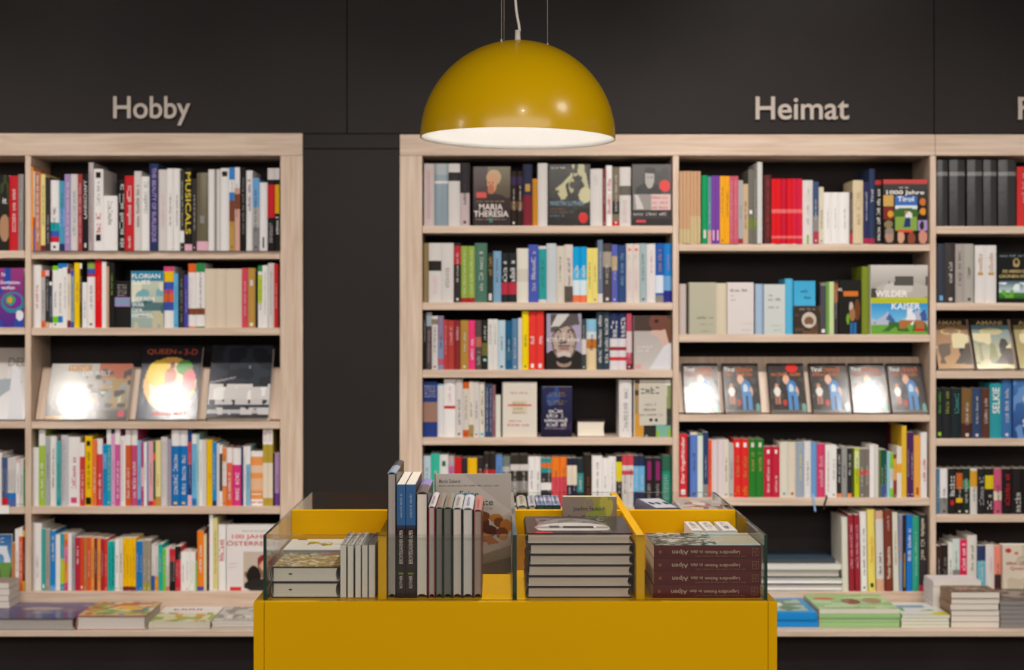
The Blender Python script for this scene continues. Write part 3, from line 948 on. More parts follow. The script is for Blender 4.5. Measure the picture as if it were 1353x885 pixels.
ART['100jahre'] = dict(ops=[('f', 'e2dcda'), ('r', 0.3, 0.03, 1, 0.6, 'c4b4a4'), ('n', 0.3, 0.03, 1, 0.6, 8, 8, 0.6, '8c6a58'), ('e', 0.5, 0.22, 0.13, 0.16, '241e1c'), ('e', 0.72, 0.45, 0.15, 0.1, '8a2a30'), ('e', 0.70, 0.38, 0.08, 0.08, 'd8a88c'), ('e', 0.62, 0.08, 0.3, 0.1, '2c2826'), ('r', 0.05, 0.0, 0.26, 0.05, 'd03038')],
                       t=[('100 JAHRE', 'd02c34', 0.12, 0.775, 0.86, 0.855), ('ÖSTERREICH', 'b43c44', 0.02, 0.685, 0.98, 0.765)], l=[('8a8684', 0.3, 0.9, 0.8, 0.92), ('c89898', 0.06, 0.4, 0.24, 0.42), ('c89898', 0.06, 0.35, 0.22, 0.37)])

# ------------------------------------------------------------------ the rows themselves
HB, HM = 'under the Hobby sign', 'under the Heimat sign'
FL, MB_, FR = 'far left bay', 'middle bay', 'far right bay'

row(FL, 0, 331, -18, '''
12 231 K Xitdark Y.03 #dark_book_facing_out_with_a_pale_word_cut_off_by_the_frame
24 232 R u/W; 31 230 G w''')
row(HB.replace('under', 'under'), 0, 331.5, 41.2, '''
44 220.5 o s b.0-1/f0981e:amber n; 46.2 226 w b.0-.3/D b.3-.42/R s; 53.8 227 bf7858:salmon t.1-.95/W; 60 230 y b0-.07/m s; 66.4 234 k u.1-.5/g; 77.8 238 W b0-.12/W b.12-.2/R b.2-.28/D b.28-.4/T; 85.4 239 4c9cbc:blue b.35-.6/b b0-.1/N; 93 230 v u.1-.9/w
102.5 230 w u.2-.8/S; 108.8 230 r u.1-.9/p s; 117 230 K U.42-.92/w/.5/LANDSCHAFT q.04-.1/w/.3; 123.6 214.5 b0a3a4:pinkish_grey l.1-.9/k/.6 w; 136.3 223 W q.89-.96/K/.5 q.12-.2/K/.5 u.22-.5/R/.5 u.55-.85/G/.3
155 258.5 W t.4-.9/G/.3; @157 164.5 237 K u.05-.95/W/.8; 177 232 R u.35-.9/W u.04-.25/W/.3; 187 226 w u.3-.85/X; 197.2 233 W u.5-.95/g/.6; 209.3 216 N T.1-.95/v/.55/THE_BEAUTY_OF_BURLESQUE
220.2 224 w u.3-.7/p; 229.3 222.5 W u.3-.7/K/.25; 238 222.5 W u.3-.7/K/.25; 243.5 225 34362c:olive_black b.1-.25/W; 253.8 222 K T.2-.95/d8c020:yellow/.7/MUSICALS b0-.08/p; 259.8 236 k; 275 228 685f46:olive_brown w b0-.12/p q.35-.45/G/.4
283.5 223.5 W n; 286.2 223.5 G n; 291 223.5 w n; 302.8 222 W q.9-.96/K/.6; 310 221 3c86cc:bright_blue b0-.35/A b.35-.6/Z b.7-.85/W; 317 221 d8a898:peach b.75-1/W b.5-.68/Z; 325.2 221 K u.2-.9/G; 333.6 225 W u.5-.9/V/.5
342.8 235 b b0-.32/G b.32-.6/g; 353.4 241 W q.04-.2/K/.2 n; 363 222 K b.4-.8/R l.1-.35/W/.6 b.86-1/w; 370.6 222 K b.45-.8/d8a410:golden_yellow b.86-1/w u.2-.42/W/.6''', front=-0.012)
row(FL, 1, 432.5, -22, '31.5 354 5a3090:purple Xwaves Y.025 #purple_book_facing_out_with_swirling_coloured_waves')
row(HB, 1, 433, 41, '''
54.3 350 W u.3-.7/R/.3; 59.8 357 g b0-.12/O b.88-1/O; 65.2 357 k b0-.1/x b.9-1/p; 69 372 34465c:dark_blue b0-.1/W b.92-1/W; 77 351 W b.08-.18/78c818:lime b.93-1/78c818:lime; 83 348 W b.08-.18/B b.92-1/B s; 88.8 348 W b.94-1/B u.3-.8/K/.25; 93.6 354 C b0-.12/m b.9-1/m
97.8 357 90a0b0:blue_grey b0-.1/D b.9-1/D; 105.5 347 f4cc00:yellow u.4-.7/A b0-.0/Y; 108.6 348 K b.92-1/W; 115 373 W s; 125.4 346.6 W b.9-1/8caa50:moss_green b.82-.9/D b.78-.82/R; 134.7 343.5 e00a1a:bright_red u.4-.8/O/.3 n h; 140.5 345.5 W n; 144 352 x n; 151.3 346.6 K u.5-.85/e/.3
171.8 371 K b.45-.65/v l.65-.95/w/.6 b.5-.6/S; 216.3 358 7aa8b0:blue_green Xillies Y.03 #pale_blue_cloudy_cover_facing_out_with_white_capitals
229.5 352 W b.92-1/P b.75-.92/Y b.62-.75/D b.56-.62/P b.42-.56/O b.28-.42/D; 235.4 361 5cb0dc:sky_blue; 243.5 357 k u.1-.9/G; 248.4 363 4a44a8:violet_blue; 259 348 W b.86-1/O b.2-.3/Z b0-.02/O l.3-.8/p/.5
270.6 347.5 W b.86-1/E b.2-.3/Z b0-.02/E; 285.2 355 ddcdb8:beige n h; 298.5 355 ddcdb8:beige n h; 319.5 355 ddcdb8:beige n h; 327.3 354 d84862:raspberry u.2-.8/p; 337.4 354 A q.7-.8/w/.4 q.03-.08/W/.4; 341 358 K n
346.7 350.5 W b.4-.85/c0d848:yellow_green b.9-1/E; 353.7 350.5 W u.2-.9/G/.2; 362.2 347.4 w u.2-.9/G/.2; 367.6 348.6 c42020:deep_red u.3-.7/W/.2; 370.6 360 K n''')
row(FL, 3, 670, -14, '''
2.3 598 W n; 6.1 604 4a5c86:dusty_blue b0-.18/R; 10 604 4a5c86:dusty_blue b0-.18/R; 13.7 605 w b0-.16/5a6aa8:indigo b.16-.28/B s; 17.4 605 w b0-.16/5a6aa8:indigo b.16-.28/B s; 21.2 605 w b0-.16/5a6aa8:indigo b.16-.28/B s; 26 607 W b.93-1/p; 31 607 w; 33 618 E n''')
row(HB, 3, 669, 41.2, '''
51 591 W n; 59.8 567.5 a4c44a:lime_green b.79-1/W u.1-.6/W; 66 576 a8acb0:spotted_grey; 74.5 576 W; 80.2 583 48aaa8:turquoise b0-.12/T; 90 575 c8c6cc:patterned_grey l.05-.95/G/.7 n; 105.5 577 W u.25-.75/P/.35 q.04-.12/P/.5
112 585 C_; @105.5 112 585 cc3c38:brick b.78-1/W u.1-.6/W; 121.8 576 f2c400:yellow u.25-.8/K/.35 q.86-.93/K/.5 q.02-.12/K/.7; 127.6 580.6 e87840:orange u.2-.6/W; 135.8 579.5 d84048:red b.77-1/W u.1-.5/W; 141 587 0a90d0:bright_blue b.6-.85/b; 147 567 18a0b0:teal b.8-1/W
152 573 dca0c8:mauve_pink; 159 567 cc5c9c:pink b.8-1/W u.1-.6/W; 165.8 576 W l.05-.95/G/.5; 173 567 d05a26:burnt_orange b.79-1/W u.1-.5/W; 181.6 567 c84c78:rose b.79-1/W u.1-.6/W/.5; 186.3 582 84b4dc:pale_blue b0-.1/B; 190 584 b04a78:magenta b.3-.6/p; 194 584 W; 196 584 4c90c8:mid_blue n; 202.5 583 e0a8ac:pale_pink b0-.07/R; 205.6 583 38583c:bottle_green b.7-.82/O b0-.1/O n
212.4 582 e6d894:pale_yellow l.3-.5/R/.5 b0-.14/A; 221 577.5 w l.1-.95/g/.7 n; 226.4 580.6 a098ac:grey_lilac n
237.3 568 1472bc:blue b.79-1/W u.15-.7/W/.5 q.02-.05/Y/.4; 248 568 1472bc:blue b.79-1/W u.15-.7/W/.5 q.02-.05/Y/.4; 253.5 569 24407c:dark_blue b.55-.85/c04858:rosy b0-.14/p; 259.8 573 6cb4e0:light_blue b.86-1/W b0-.1/B; 263 573 a4d0c8:mint; 268 581 W u/G/.25; 272.6 581 w n
280.7 581 ecbc08:golden_yellow u.4-.5/O/.3; 286 584 1888c8:blue b0-.08/N; 290 586 w n; 294 588 W b.24-.86/584848:brown_grey; 299.3 591.5 e4884c:orange b.34-.76/W; 307 591.5 e06c4c:coral b.74-1/W u.1-.6/W b0-.08/O; 318.7 592 dc3484:magenta b.71-1/W u.1-.6/W/.5; 321.5 590 N n; 325 590 W; 331 590 80b4d0:blue b.7-1/W
347.4 596 ec9850:light_orange b.9-1/W b.6-.74/e8c4a8:peach b.28-.5/e8b890:peach b0-.12/W q.2-.22/W/.8 q.05-.07/O/.9 n h; 354 567 b49c38:olive_gold b.8-1/W b.1-.56/C l.82-.98/R/.4; 360.6 567 b49c38:olive_gold b.8-1/W b.1-.56/C l.82-.98/R/.4; 363 598 K n; 369.5 599 a884b0:lilac b0-.24/V'''.replace('112 585 C_; ', ''))
row(FL, 5, 781.5, -22, '15.6 706 W Xmountain Y.012 s #thin_book_facing_out_with_a_mountain_panorama; 20 717 c08048:orange_brown n; 25 699 W; 30 697 O b.86-1/W u.1-.8/W; 33 701 m b.9-1/Y b0-.16/Y')
row(HB, 5, 781.5, 42, '''
54.7 691 W u.2-.55/g/.3; 60.3 698.6 38a49c:teal q.04-.1/W/.4; 66 699 a8a294:taupe; 73.5 701 1c84cc:bright_blue b0-.08/b u.5-.92/W; 79.7 706 W n; 85 705 2c9cac:teal b.12-.56/b8cc18:lime; 90 705 ec9440:orange b.78-.9/O b.5-.78/ec7ca0:pink b0-.14/P; 94.8 705 W n; 99 707 9c9ca4:grey
105.8 710 b8283c:crimson u.5-.85/W; 110.6 710 dc4428:vermilion q.04-.09/W/.4; 114.8 710 b8823c:ochre_brown; 120.4 710 d8582c:rust_orange; 124.5 711 ec9c48:apricot; 128.4 711 7c3020:dark_brown; 133 711 ec9c48:apricot; 137.4 712 a82838:crimson; 142.2 712 d83828:red; 147 715 18b0ac:turquoise u.1-.9/F; 152 715 18b0ac:turquoise u.1-.9/F
157.2 712 W; 162.4 712 w; 166.6 711 f0bc00:yellow b0-.08/m; 170.8 711 f0bc00:yellow b0-.08/m; 175.1 711 f0bc00:yellow b0-.08/m; 179.4 711 f0bc00:yellow b0-.08/m; 184 715 1878c0:blue; 188.4 715 1878c0:blue; 193.8 714 989080:taupe b0-.15/a09c38:olive; 199.5 714 989080:taupe b0-.15/a09c38:olive
@200.2 204.8 719 w b0-.32/1c5ca8:blue; 209.2 721 w b0-.32/e8981c:orange; 214.6 719 18a8a0:teal; 219 725 6cc038:lime; 224 724 w b0-.1/salmon l.1-.6/K/.6; 227.8 725 K b.7-1/c82838:red; 231.6 725 K b.7-1/c82838:red; 235.3 722 c8283c:red b.7-1/K; 239 722 c8283c:red b.7-1/K
245 729 W; 250 729 W; 258.3 729 W l.2-.8/g/.3; 260.3 742 88cc68:light_green n; 269.3 701.5 ec8020:orange b0-.07/5848a0:violet u.3-.8/W; 273 706 d8d4a8:pale_khaki n; 276.6 695 K l.1-.9/R/.6; 281.4 679 W n; 287.5 684 dcd08c:straw b.0-.02/W; @288 298 693 W u.45-.85/d02c34:red/.6
370.5 693.5 W X100jahre Y.03 #big_white_book_facing_out_titled_in_red_capitals_about_Austria'''.replace('b0-.1/salmon ', 'b0-.1/d87868:salmon '))

# middle bay
row(MB_, 0, 298, 560, '''
574 216 c8bcba:pinkish_grey l.1-.9/P/.3; @574.2 592.6 216 8496a0:grey_blue b.82-1/9aa4a8:silver b.68-.72/w w n; 607.9 216 w b.72-.86/k n h; 620.5 215 c4b2b4:dusky_pink b.52-1/343032:charcoal; @624 674.5 220 33282a:dark_brown Xmaria Y.035 w #dark_brown_book_facing_out_with_a_woman's_half_face_and_red_patch
683.3 226 2c211c:dark_brown b.75-.9/3c2c4c:purple_grey b.3-.45/6c5030:bronze; 691 226 2c211c:dark_brown b.75-.9/3c2c4c:purple_grey b.3-.45/6c5030:bronze; 703.6 217 7c2434:maroon b.5-1/2c3048:navy q.56-.68/A/.5; 710.6 236 cc8820:patterned_amber l.05-.95/A/.8 h; 723.6 215.5 w n h
780 217 K Xluther Y.035 w #black_book_facing_out_with_pale_hands_and_a_round_red_sticker; 796.5 223 w l.7-.9/g/.4 h; 801 223 7c3836:dull_red; 809 218.6 W u.2-.85/c84858:red/.6; 818.7 220.6 7c7260:grey_brown b0-.08/R b.2-.42/k; 833.7 220.6 w b.52-.68/6c665e:grey l.05-.45/c88888:rose/.4 h
887.5 217 k Xportrait Y.03 w #grey_book_facing_out_with_a_portrait_and_round_red_sticker''', front=0.02)
row(MB_, 1, 399.5, 559, '''
566.6 321 8a7852:olive_tan h n; 583.3 321 w b.53-.7/2c2420:black u.15-.48/p/.3; 599.5 321 w l.25-.6/K/.35 n h; 609.2 321 k b.64-.95/b8303c:red; 618 325 94b04c:apple_green b0-.08/a82030:crimson u.15-.95/C/.3 h; 627.5 325 94b04c:apple_green b0-.08/a82030:crimson u.15-.95/C/.3 h; 643.8 321 4a7462:sea_green w u.2-.9/w/.3 h
651.8 334 2c3228:dark_olive u.55-.95/A/.5 q.04-.18/w/.5; 662.4 331.6 7ca4c4:steel_blue; 671.7 334 24282c:blue_black b.16-.4/b83044:red u.42-.88/W/.6; 683 334 24282c:blue_black b.16-.4/b83044:red u.42-.88/W/.6; 698.3 328 ddd8cc:cream_white b.38-.62/cfcabc:cream n h; 711.6 323 4856b0:royal_blue u.2-.9/w/.4; 722.3 325 w b.05-.95/2c9c9c:teal
735.3 321.6 c4ccd0:silver_grey w n h; 746 325 d4ccbe:cream; 757 323 d8cdc4:light_beige b0-.28/5c524c:dark_grey; 766.3 326 0ca0dc:sky_blue b.1-.4/d8e8f0:white b.4-.6/58b8e4:pale_blue b0-.13/E87850:orange u.45-.7/W/.5; 775.6 326 0ca0dc:sky_blue b.1-.4/d8e8f0:white b.4-.6/58b8e4:pale_blue b0-.13/E87850:orange u.45-.7/W/.5
782.5 327.7 e8d878:soft_yellow; 789.8 327.7 e8d878:soft_yellow; 796.5 317 6c7c94:steel_grey b0-.14/w; 808.5 321.6 4c4648:dark_grey b.6-.86/a89c8c:tan; 815.8 323 5a60b4:violet_blue b.55-.8/b8a480:beige; 827.5 324 304a7c:navy_blue u.3-.9/S/.4; 836.4 322 dcd2cc:ivory q.88-.92/O/.4 l.7-.82/g/.6 u.2-.6/p/.3; 845.3 322 dcd2cc:ivory q.88-.92/O/.4 l.7-.82/g/.6 u.2-.6/p/.3
854.6 321.6 a4b8ba:grey_teal; 866.3 322 e0dcdc:white u.5-.9/R/.2; 877 321.6 2c5cae:cobalt_blue b.16-.46/dce4f0:white b0-.12/G u.52-.92/A/.4; 888.2 321.6 2080cc:bright_blue b0-.2/2c2c88:indigo b.2-.45/b u.55-.9/v/.4''', front=0.02)
row(MB_, 2, 488.5, 558.8, '''
563.3 415 K u.5-.9/g/.4; 570.6 412.6 4c4444:charcoal b.76-1/a0a8b0:silver l.1-.7/p/.4; 578.6 417.3 w b.84-.94/8c7c68:brown; 586.2 417 8094b8:grey_blue b.55-1/8c7c9c:lilac b.08-.2/c05c70:rose; 591.5 422.3 b83c3c:red u.3-.9/p/.3; 600.3 423 b44038:brick_red u.5-.9/p/.4; 608.5 423 8a2c30:maroon u.6-.95/p/.4; 619 423 b48c3c:ochre; 627.8 423 f03c7c:hot_pink u.2-.64/W/.5
636.5 423 5c4c4a:brown_grey b.46-.66/b86c58:salmon u.1-.4/g/.5; 644.7 423 222822:green_black b.28-.54/6c6c34:olive q.17-.22/t/.5 u.6-.9/W/.3; 651.2 421.4 e0dcd8:white u.5-.9/K/.25; 657.8 421.4 e0dcd8:white u.5-.9/K/.25; 668 423 bcd4e0:pale_blue; 676.4 423.7 1c5c84:deep_blue b.2-.4/3c6c88:grey_blue; 684.6 421 5c84a8:slate_blue; 689.7 420 w n
698.6 411 f4d800:yellow h; 708.6 411 e83c34:coral_red G h q.03-.1/W/.4 u.44-.6/W/.5; 719 411 e83c34:coral_red G h q.03-.1/W/.4 u.44-.6/W/.5; @720.4 768.5 414 k Xcapface Y.03 #book_facing_out_with_a_man's_face_under_a_tilted_hat; 774.8 421.4 3c4648:slate b.3-.6/w
788.5 421.4 e4ccA0:sandy b.75-1/8cc0dc:sky_blue b.6-.75/d4dce0:pale_blue b.42-.6/c87828:orange; 797 412 344450:slate_blue u.12-.95/W/.5 h; 805.8 412 344450:slate_blue u.12-.95/W/.5 h; 817 413.5 dcd8dc:white b.55-1/283460:navy b.34-.4/a02830:crimson b.16-.22/d02c30:red u.58-.95/W/.7; 827.8 413.5 dcd8dc:white b.55-1/283460:navy b.34-.4/a02830:crimson b.16-.22/d02c30:red u.58-.95/W/.7
835 414 c04c64:rose b.3-.68/e0c8cc:pale_pink b0-.1/m; @836 887.5 417 94877e:grey_brown Xwoman Y.025 w #glossy_book_facing_out_with_a_brown_haired_woman''', front=0.02)
row(MB_, 3, 578, 558.8, '''
578 504 243c80:dark_blue b.27-.63/9c7868:flesh-coloured l.68-.95/w/.8 n h; 586.6 507 dcdcdc:white b.97-1/74b4d8:light_blue n; 601.6 501 W b.49-.54/c82830:red u.6-.9/p/.3; 611.5 501 w; 619.8 504.6 d8d0c4:cream b.88-1/d05c24:orange b0-.13/d05c24:orange; 626 504 e0d8c8:cream b0-.22/a08c54:bronze; 633 504.6 w; 640.7 505 e2dccc:ivory b0-.08/b8d4d8:pale_blue
646.2 508 34466c:navy u.1-.95/w/.4; 650.4 508 34466c:navy u.1-.95/w/.4; 655 509 8c5c68:mauve; 661.7 522 dcdcd0:cream_white n; @663 709.6 505 W Xredline Y.05 #cream_book_facing_out_crossed_by_a_red_line; @715 756 511 2c3058:navy Xnavyart Y.03 #navy_book_facing_out_with_bold_white_title; @818 835 502 e2dedc:white u.1-.9/g/.4 h; @837 886.5 502 W Xmapart Y.02 w #book_facing_out_with_a_notice_sheet_over_landscape_pictures''', front=0.02)
row(MB_, 4, 671, 559.3, '''
569.3 602 b8ccd8:ice_blue; 580.8 599 34b49c:turquoise u.2-.7/y/.3; 592.3 600.6 dcdcd8:white q.78-.88/F/.4; 600.5 602 b4a4a8:greyish_pink b.6-.8/c070a0:pink; 610 604 c82024:red u.1-.6/W/.4 h; 617.8 605 2c2c30:black u.1-.7/g/.5; 630.5 605 ecb808:yellow l.1-.5/G/.4 h; 639 604.6 30282a:black b.3-.7/b0522c:rust; 647 599 2c2626:black b0-.7/b42c34:red; 655 599 2c2626:black b0-.7/b42c34:red; 664 601 5c88c4:blue; 674.4 603 707c74:grey_green b.2-.4/C b.7-.8/g
686.2 601 343028:mottled_black b.7-.82/w b.3-.5/G w; 698 601 343028:mottled_black b.7-.82/w b.3-.5/G w; 706.7 603 W; 714.8 603 W; 721.8 605 303030:black b.7-1/2c8c8c:teal b.8-.9/d87030:orange b.35-.5/W; 728.6 605 303030:black b.7-1/2c8c8c:teal b.8-.9/d87030:orange b.35-.5/W; 739.5 603.6 d84c58:rosy_red b.6-1/ec7c24:orange; 749.3 603.6 d84c58:rosy_red b.6-1/ec7c24:orange
756 605 24243c:blue_black b.45-.85/C; 762.3 605 24243c:blue_black b.45-.85/C; 771.2 606 203436:teal_black b.3-.7/3c8c8c:teal; 782.2 600.6 2c241e:brown_black u.1-.6/Z/.4; 796 602 W u.2-.9/G/.25 h; 804 605 W; 814.2 603 W u.2-.9/g/.25; 821.8 602 282426:black b.5-.88/dccc10:bright_yellow; 829.8 601 w b.8-1/cc4450:red b.62-.7/cc4450:red; 837 601 w b.8-1/cc4450:red b.62-.7/cc4450:red
844.4 602 283050:navy b.3-.8/6cb0dc:light_blue; 852 602 283050:navy b.3-.8/6cb0dc:light_blue; @852.4 863.6 605 2c2428:black l.1-.5/w/.4 q.55-.93/8c2468:magenta/.45 h; 875 605 2c2428:black l.1-.5/w/.4 q.55-.93/8c2468:magenta/.45 h; 886.6 602 1c8c74:emerald b.7-1/2c6450:dark_green l.15-.65/w/.7 h''', front=0.02)

# Heimat bay
row(HM, 0, 322, 897.8, '''
902.5 226 c8a07c:tan b0-.2/ccb88c:sandy h n; 907.2 226 c8a07c:tan b0-.2/ccb88c:sandy h n; 912 226 c8a07c:tan b0-.2/ccb88c:sandy h n; 916.7 226 c8a07c:tan b0-.38/ccb88c:sandy h n; 921.4 226 c8a07c:tan b0-.38/ccb88c:sandy h n; 926 226 c8a07c:tan b0-.38/ccb88c:sandy h n
@927.4 935.3 231.5 10985c:emerald_green q.08-.2/w/.4; 940 233 5c8c98:grey_teal b0-.2/d8a0a0:pink; 945.8 232 74409c:purple q.05-.2/p/.4; 951.3 232 74409c:purple q.05-.2/p/.4; 957.9 232.5 eca414:golden_orange; 964 232.5 eca414:golden_orange; 969.3 232.5 c4586a:dusky_rose l.05-.95/p/.5; 975.6 232.5 c4586a:dusky_rose l.05-.95/p/.5; 982 238 a8a8a8:light_grey b0-.08/a02c40:crimson; 988.8 243 c8ac88:tan
995.5 223.5 6e6c64:stone_grey b.2-.35/6c7c3c:moss_green q.4-.45/W/.5; 1000.6 223.5 6e6c64:stone_grey b.2-.35/6c7c3c:moss_green; 1007.6 214 d0d0ce:pale_silver n h; @1009.5 1019.6 231 5a2a28:dark_maroon u.1-.95/r/.4 h; 1026 236 d8101c:bright_red b.47-.53/e06c6c:pale_red b.08-.12/e06c6c:pale_red n; 1031.9 236 d8101c:bright_red b.47-.53/e06c6c:pale_red b.08-.12/e06c6c:pale_red n; 1040.3 236 c41436:cherry_red b.47-.53/e06c6c:pale_red b.08-.12/e06c6c:pale_red n; 1047 236 d8101c:bright_red b.47-.53/e06c6c:pale_red b.08-.12/e06c6c:pale_red n; 1053.7 236 d0183c:cherry_red b.47-.53/e06c6c:pale_red b.08-.12/e06c6c:pale_red n; 1060.5 236 d0183c:cherry_red b.47-.53/e06c6c:pale_red b.08-.12/e06c6c:pale_red n
1074.5 238 dcd8d4:white q.0-.14/8cac2c:lime/.2 u.3-.9/g/.3; 1082 240 3c5074:dusty_navy b0-.2/b03c50:crimson b.2-.45/G; 1088.7 247 d8cfb8:cream; 1098.4 254 W u.3-.7/g/.2; 1108.8 254 W u.3-.7/g/.2; 1122.9 254 W u.3-.7/g/.2; 1127 254 5c4c44:brown b0-.2/c03440:red; 1140.9 238 d8c8a4:sandy_cream u.3-.9/x/.5
1148.5 240 2c2c58:dark_violet b0-.09/a82c4c:crimson; 1156.4 223 2c3c5c:slate_navy b0-.07/a82c4c:crimson U.55-.72/w/.4/Tirol; 1165.2 238 282624:black b.93-1/b83434:red u.05-.88/W/.5; 1225.5 237 181616:black Xtirol Y.035 #black_book_facing_out_titled_for_a_thousand_years_of_Tyrol''', front=0.0)
row(HM, 1, 441.7, 897.8, '''
907 375 c8bab4:pinkish_grey n h; @909.5 946.5 373 b9b6a2:greige Xgreige Y.03 #greenish_grey_book_turned_to_show_its_plain_cover; 959.8 374 d8ccb4:cream n h; 996 373 ddd5d2:white Xwhitetitle Y.03 #white_book_turned_to_show_its_cover_with_black_title; @998 1008 375 a4bcd4:powder_blue n; 1037.5 375.5 b4c8d8:pale_blue Xbluetitle Y.03 #pale_blue_book_turned_to_show_its_off-white_cover
1047.8 368 54b4dc:sky_blue n h; 1077.5 371 4cb0d8:sky_blue Xskytitle Y.02 y.02 #sky_blue_book_turned_to_show_its_cover
@1084.2 1091.5 374 4c4a50:charcoal q.03-.1/W/.6 b.95-1/G; 1095.8 372 6c9c44:leaf_green n; 1102 372 c4d8a0:pale_green n; 1107.3 371 40343c:dark_plum b.6-.95/a05c34:rust; 1138 370 20201c:black Xbavaria Y.02 #black_book_facing_out_with_orange_title_and_a_figure_in_blue
@1139 1148.5 352 7c8c28:moss_green n h; @1149 1226 350 d8d4cc:pale Xkaiser Y.04 w #big_wrapped_book_facing_out_with_snowy_mountains_and_green_stripe''', front=0.004)
row(HM, 3, 657.5, 897.2, '''
908.6 573 d43038:red U.22-.95/W/.5/Der_Vogelhändler q.04-.12/W/.5 h; 912 576 24283c:blue_black n; 921.7 571 5c80cc:cornflower_blue b.96-1/C; 929 573 dce4dc:white b.97-1/E n; 936 571 2c4068:navy b0-.2/G; 940.6 581 ec5428:orange_red; 948.7 581 dccfd2:pinkish_white n; 956 581 dccfd2:pinkish_white n; 963 581 ddd4c8:cream; 969.6 586 b8b4b0:light_grey
979.6 580 e02c2c:bright_red u.35-.75/b09440:gold/.45 q.86-.94/W/.4 u.04-.25/ec8828:orange/.6 h; 989.4 580 e02c2c:bright_red u.35-.75/b09440:gold/.45 q.86-.94/W/.4 u.04-.25/ec8828:orange/.6 h; 999.4 580 2c7c2c:green u.45-.8/b8a84c:gold/.45 q.86-.94/w/.4 h; 1009.4 580 2c7c2c:green u.45-.8/b8a84c:gold/.45 q.86-.94/w/.4 h; 1020.8 590 c42440:crimson q.86-.94/W/.3 u.1-.8/W/.3; 1030.4 590 c42440:crimson q.86-.94/W/.3 u.1-.45/W/.3
1041.8 584 dcd8c8:ivory q.04-.09/S/.3; 1052 584 ddd2c0:cream q.04-.09/r/.3; 1063 584 9ca8b8:blue_grey u.3-.8/y/.3; 1072 583 e0dedc:white; 1079.8 584 6c9cd0:light_blue n; 1090.5 586 d4406c:rose_pink u.2-.8/p/.5; 1098 588 W u.1-.9/r/.25; 1105.5 588 W
1111.9 592 302c2c:black b0-.08/e8884c:orange u.3-.9/w/.5; 1119.8 590 9c9c98:grey; 1125.6 592 302c2c:black b0-.08/e8884c:orange u.45-.9/w/.5; 1129 592 46541c:olive_green n; 1135.8 592 c0cc18:yellow_green b.58-.94/dce4a8:pale_green; 1142.4 593 7c746c:taupe b.47-.55/d84440:red; 1149 593 7c746c:taupe b.47-.55/d84440:red
1155.3 588 W n; 1160.8 588 w n; 1163.7 594 6c7c34:olive n; 1168 594 1c5848:dark_green b0-.26/4c5c94:blue; 1172 594 1c5848:dark_green b0-.26/4c5c94:blue; 1176 598 98ccdc:ice_blue n; 1180.5 598 d8d4d0:white b.65-1/84cc2c:lime b0-.2/84cc2c:lime; 1185 600 8c3430:russet b.4-.9/e0a83c:amber; 1191.5 590 e4dcd4:white b.48-.66/eca83c:orange n; 1198 562.5 e4b830:golden_yellow n
1202.5 571 50285c:purple; 1207.8 571 50285c:purple; 1216.8 575 eca848:apricot q.04-.16/a83c28:rust/.3; 1225.4 571 W u.25-.6/R/.4''', front=0.012)
row(HM, 5, 781.5, 1112, '''
1120 683 dcd8cc:ivory L-1 n; @1120.9 1127.4 680 9c2434:crimson L-1 u.3-.9/p/.5; @1128.6 1135 680 9c2434:crimson L-1 u.3-.9/p/.5; @1136.2 1144.8 676 W L-1; @1145.8 1155.6 673 e8d468:soft_yellow L-1 U.35-.66/d89c20:amber/.5/Die_Sommer_Tirol q.05-.1/k/.4; @1156.8 1167 675 w b.9-1/d8a890:salmon b0-.15/d8a890:salmon L-1 u.2-.5/k/.35
@1168.3 1178 674 7c3828:russet_brown L-1 U.15-.55/C/.45/Tiroler_Geschichte u.75-.95/p/.3; @1179 1186 677 d8d4c4:cream L-1; @1187.7 1192.6 680 8498b8:grey_blue u.4-.95/O/.6; @1193 1197.4 680 282424:black q.05-.5/A/.3; @1197.6 1205.8 680 1874cc:bright_blue u.4-.85/W/.5; 1214.8 682 34a080:jade_green u.2-.8/t/.3; 1224.6 680 342c30:black b0-.08/c02c44:red t.4-.95/C/.5''', front=0.006)

# far right bay
row(FR, 0, 298.7, 1238, '''
1252.8 211 343233:grey-black w h b.76-.82/7c7a7a:grey n; @1255 1275.5 211 343233:grey-black w h b.76-.82/7c7a7a:grey n; @1278.4 1298.3 211 343233:grey-black w h b.76-.82/7c7a7a:grey n; @1300 1317.4 211 343233:grey-black w h b.76-.82/7c7a7a:grey n; @1319.5 1342.8 211 343233:grey-black w h b.76-.82/7c7a7a:grey n; @1344.3 1361 220 d03030:red u.4-.9/p/.3; 1376 220 W''')
row(FR, 1, 400, 1238, '''
1249.3 322 343a44:slate_black w q.04-.12/b/.4; 1262.8 321 3c3636:charcoal w; 1274.2 322 a8a09a:warm_grey w; 1287.1 322 aca8a0:stone_grey w; @1288.5 1302.4 324 e0dcda:white q.48-.53/A/.5 u.55-.9/x/.4 h; 1317 324 e0dcda:white q.48-.53/A/.5 u.55-.9/x/.4 h; @1318 1366 334 1a1d1c:black Xherren Y.03 #black_book_facing_out_with_gold_title_over_green_coast; 1378 330 K''')
row(FR, 3, 579.5, 1235.6, '''
@1237.4 1245.8 513 24282a:black u.5-.95/5cac3c:green/.4 q.05-.12/e/.5; 1257.4 513 24282a:black u.5-.95/a0a43c:olive/.4; 1271 513 202a2e:black u.5-.95/4c9c94:teal/.4; 1285 513 7c5c34:bronze b.0-.3/4c2c24:brown; 1297 513 34486c:dusty_navy; 1308.4 513 5c382c:dark_brown; 1324 506 2c98a4:teal U.45-.92/W/.6/SELKIE h; 1337 502 3c70ac:blue w h; 1384 502 2c4a86:blue Xsnow Y.03 #blue_book_facing_out_with_a_pale_face''')
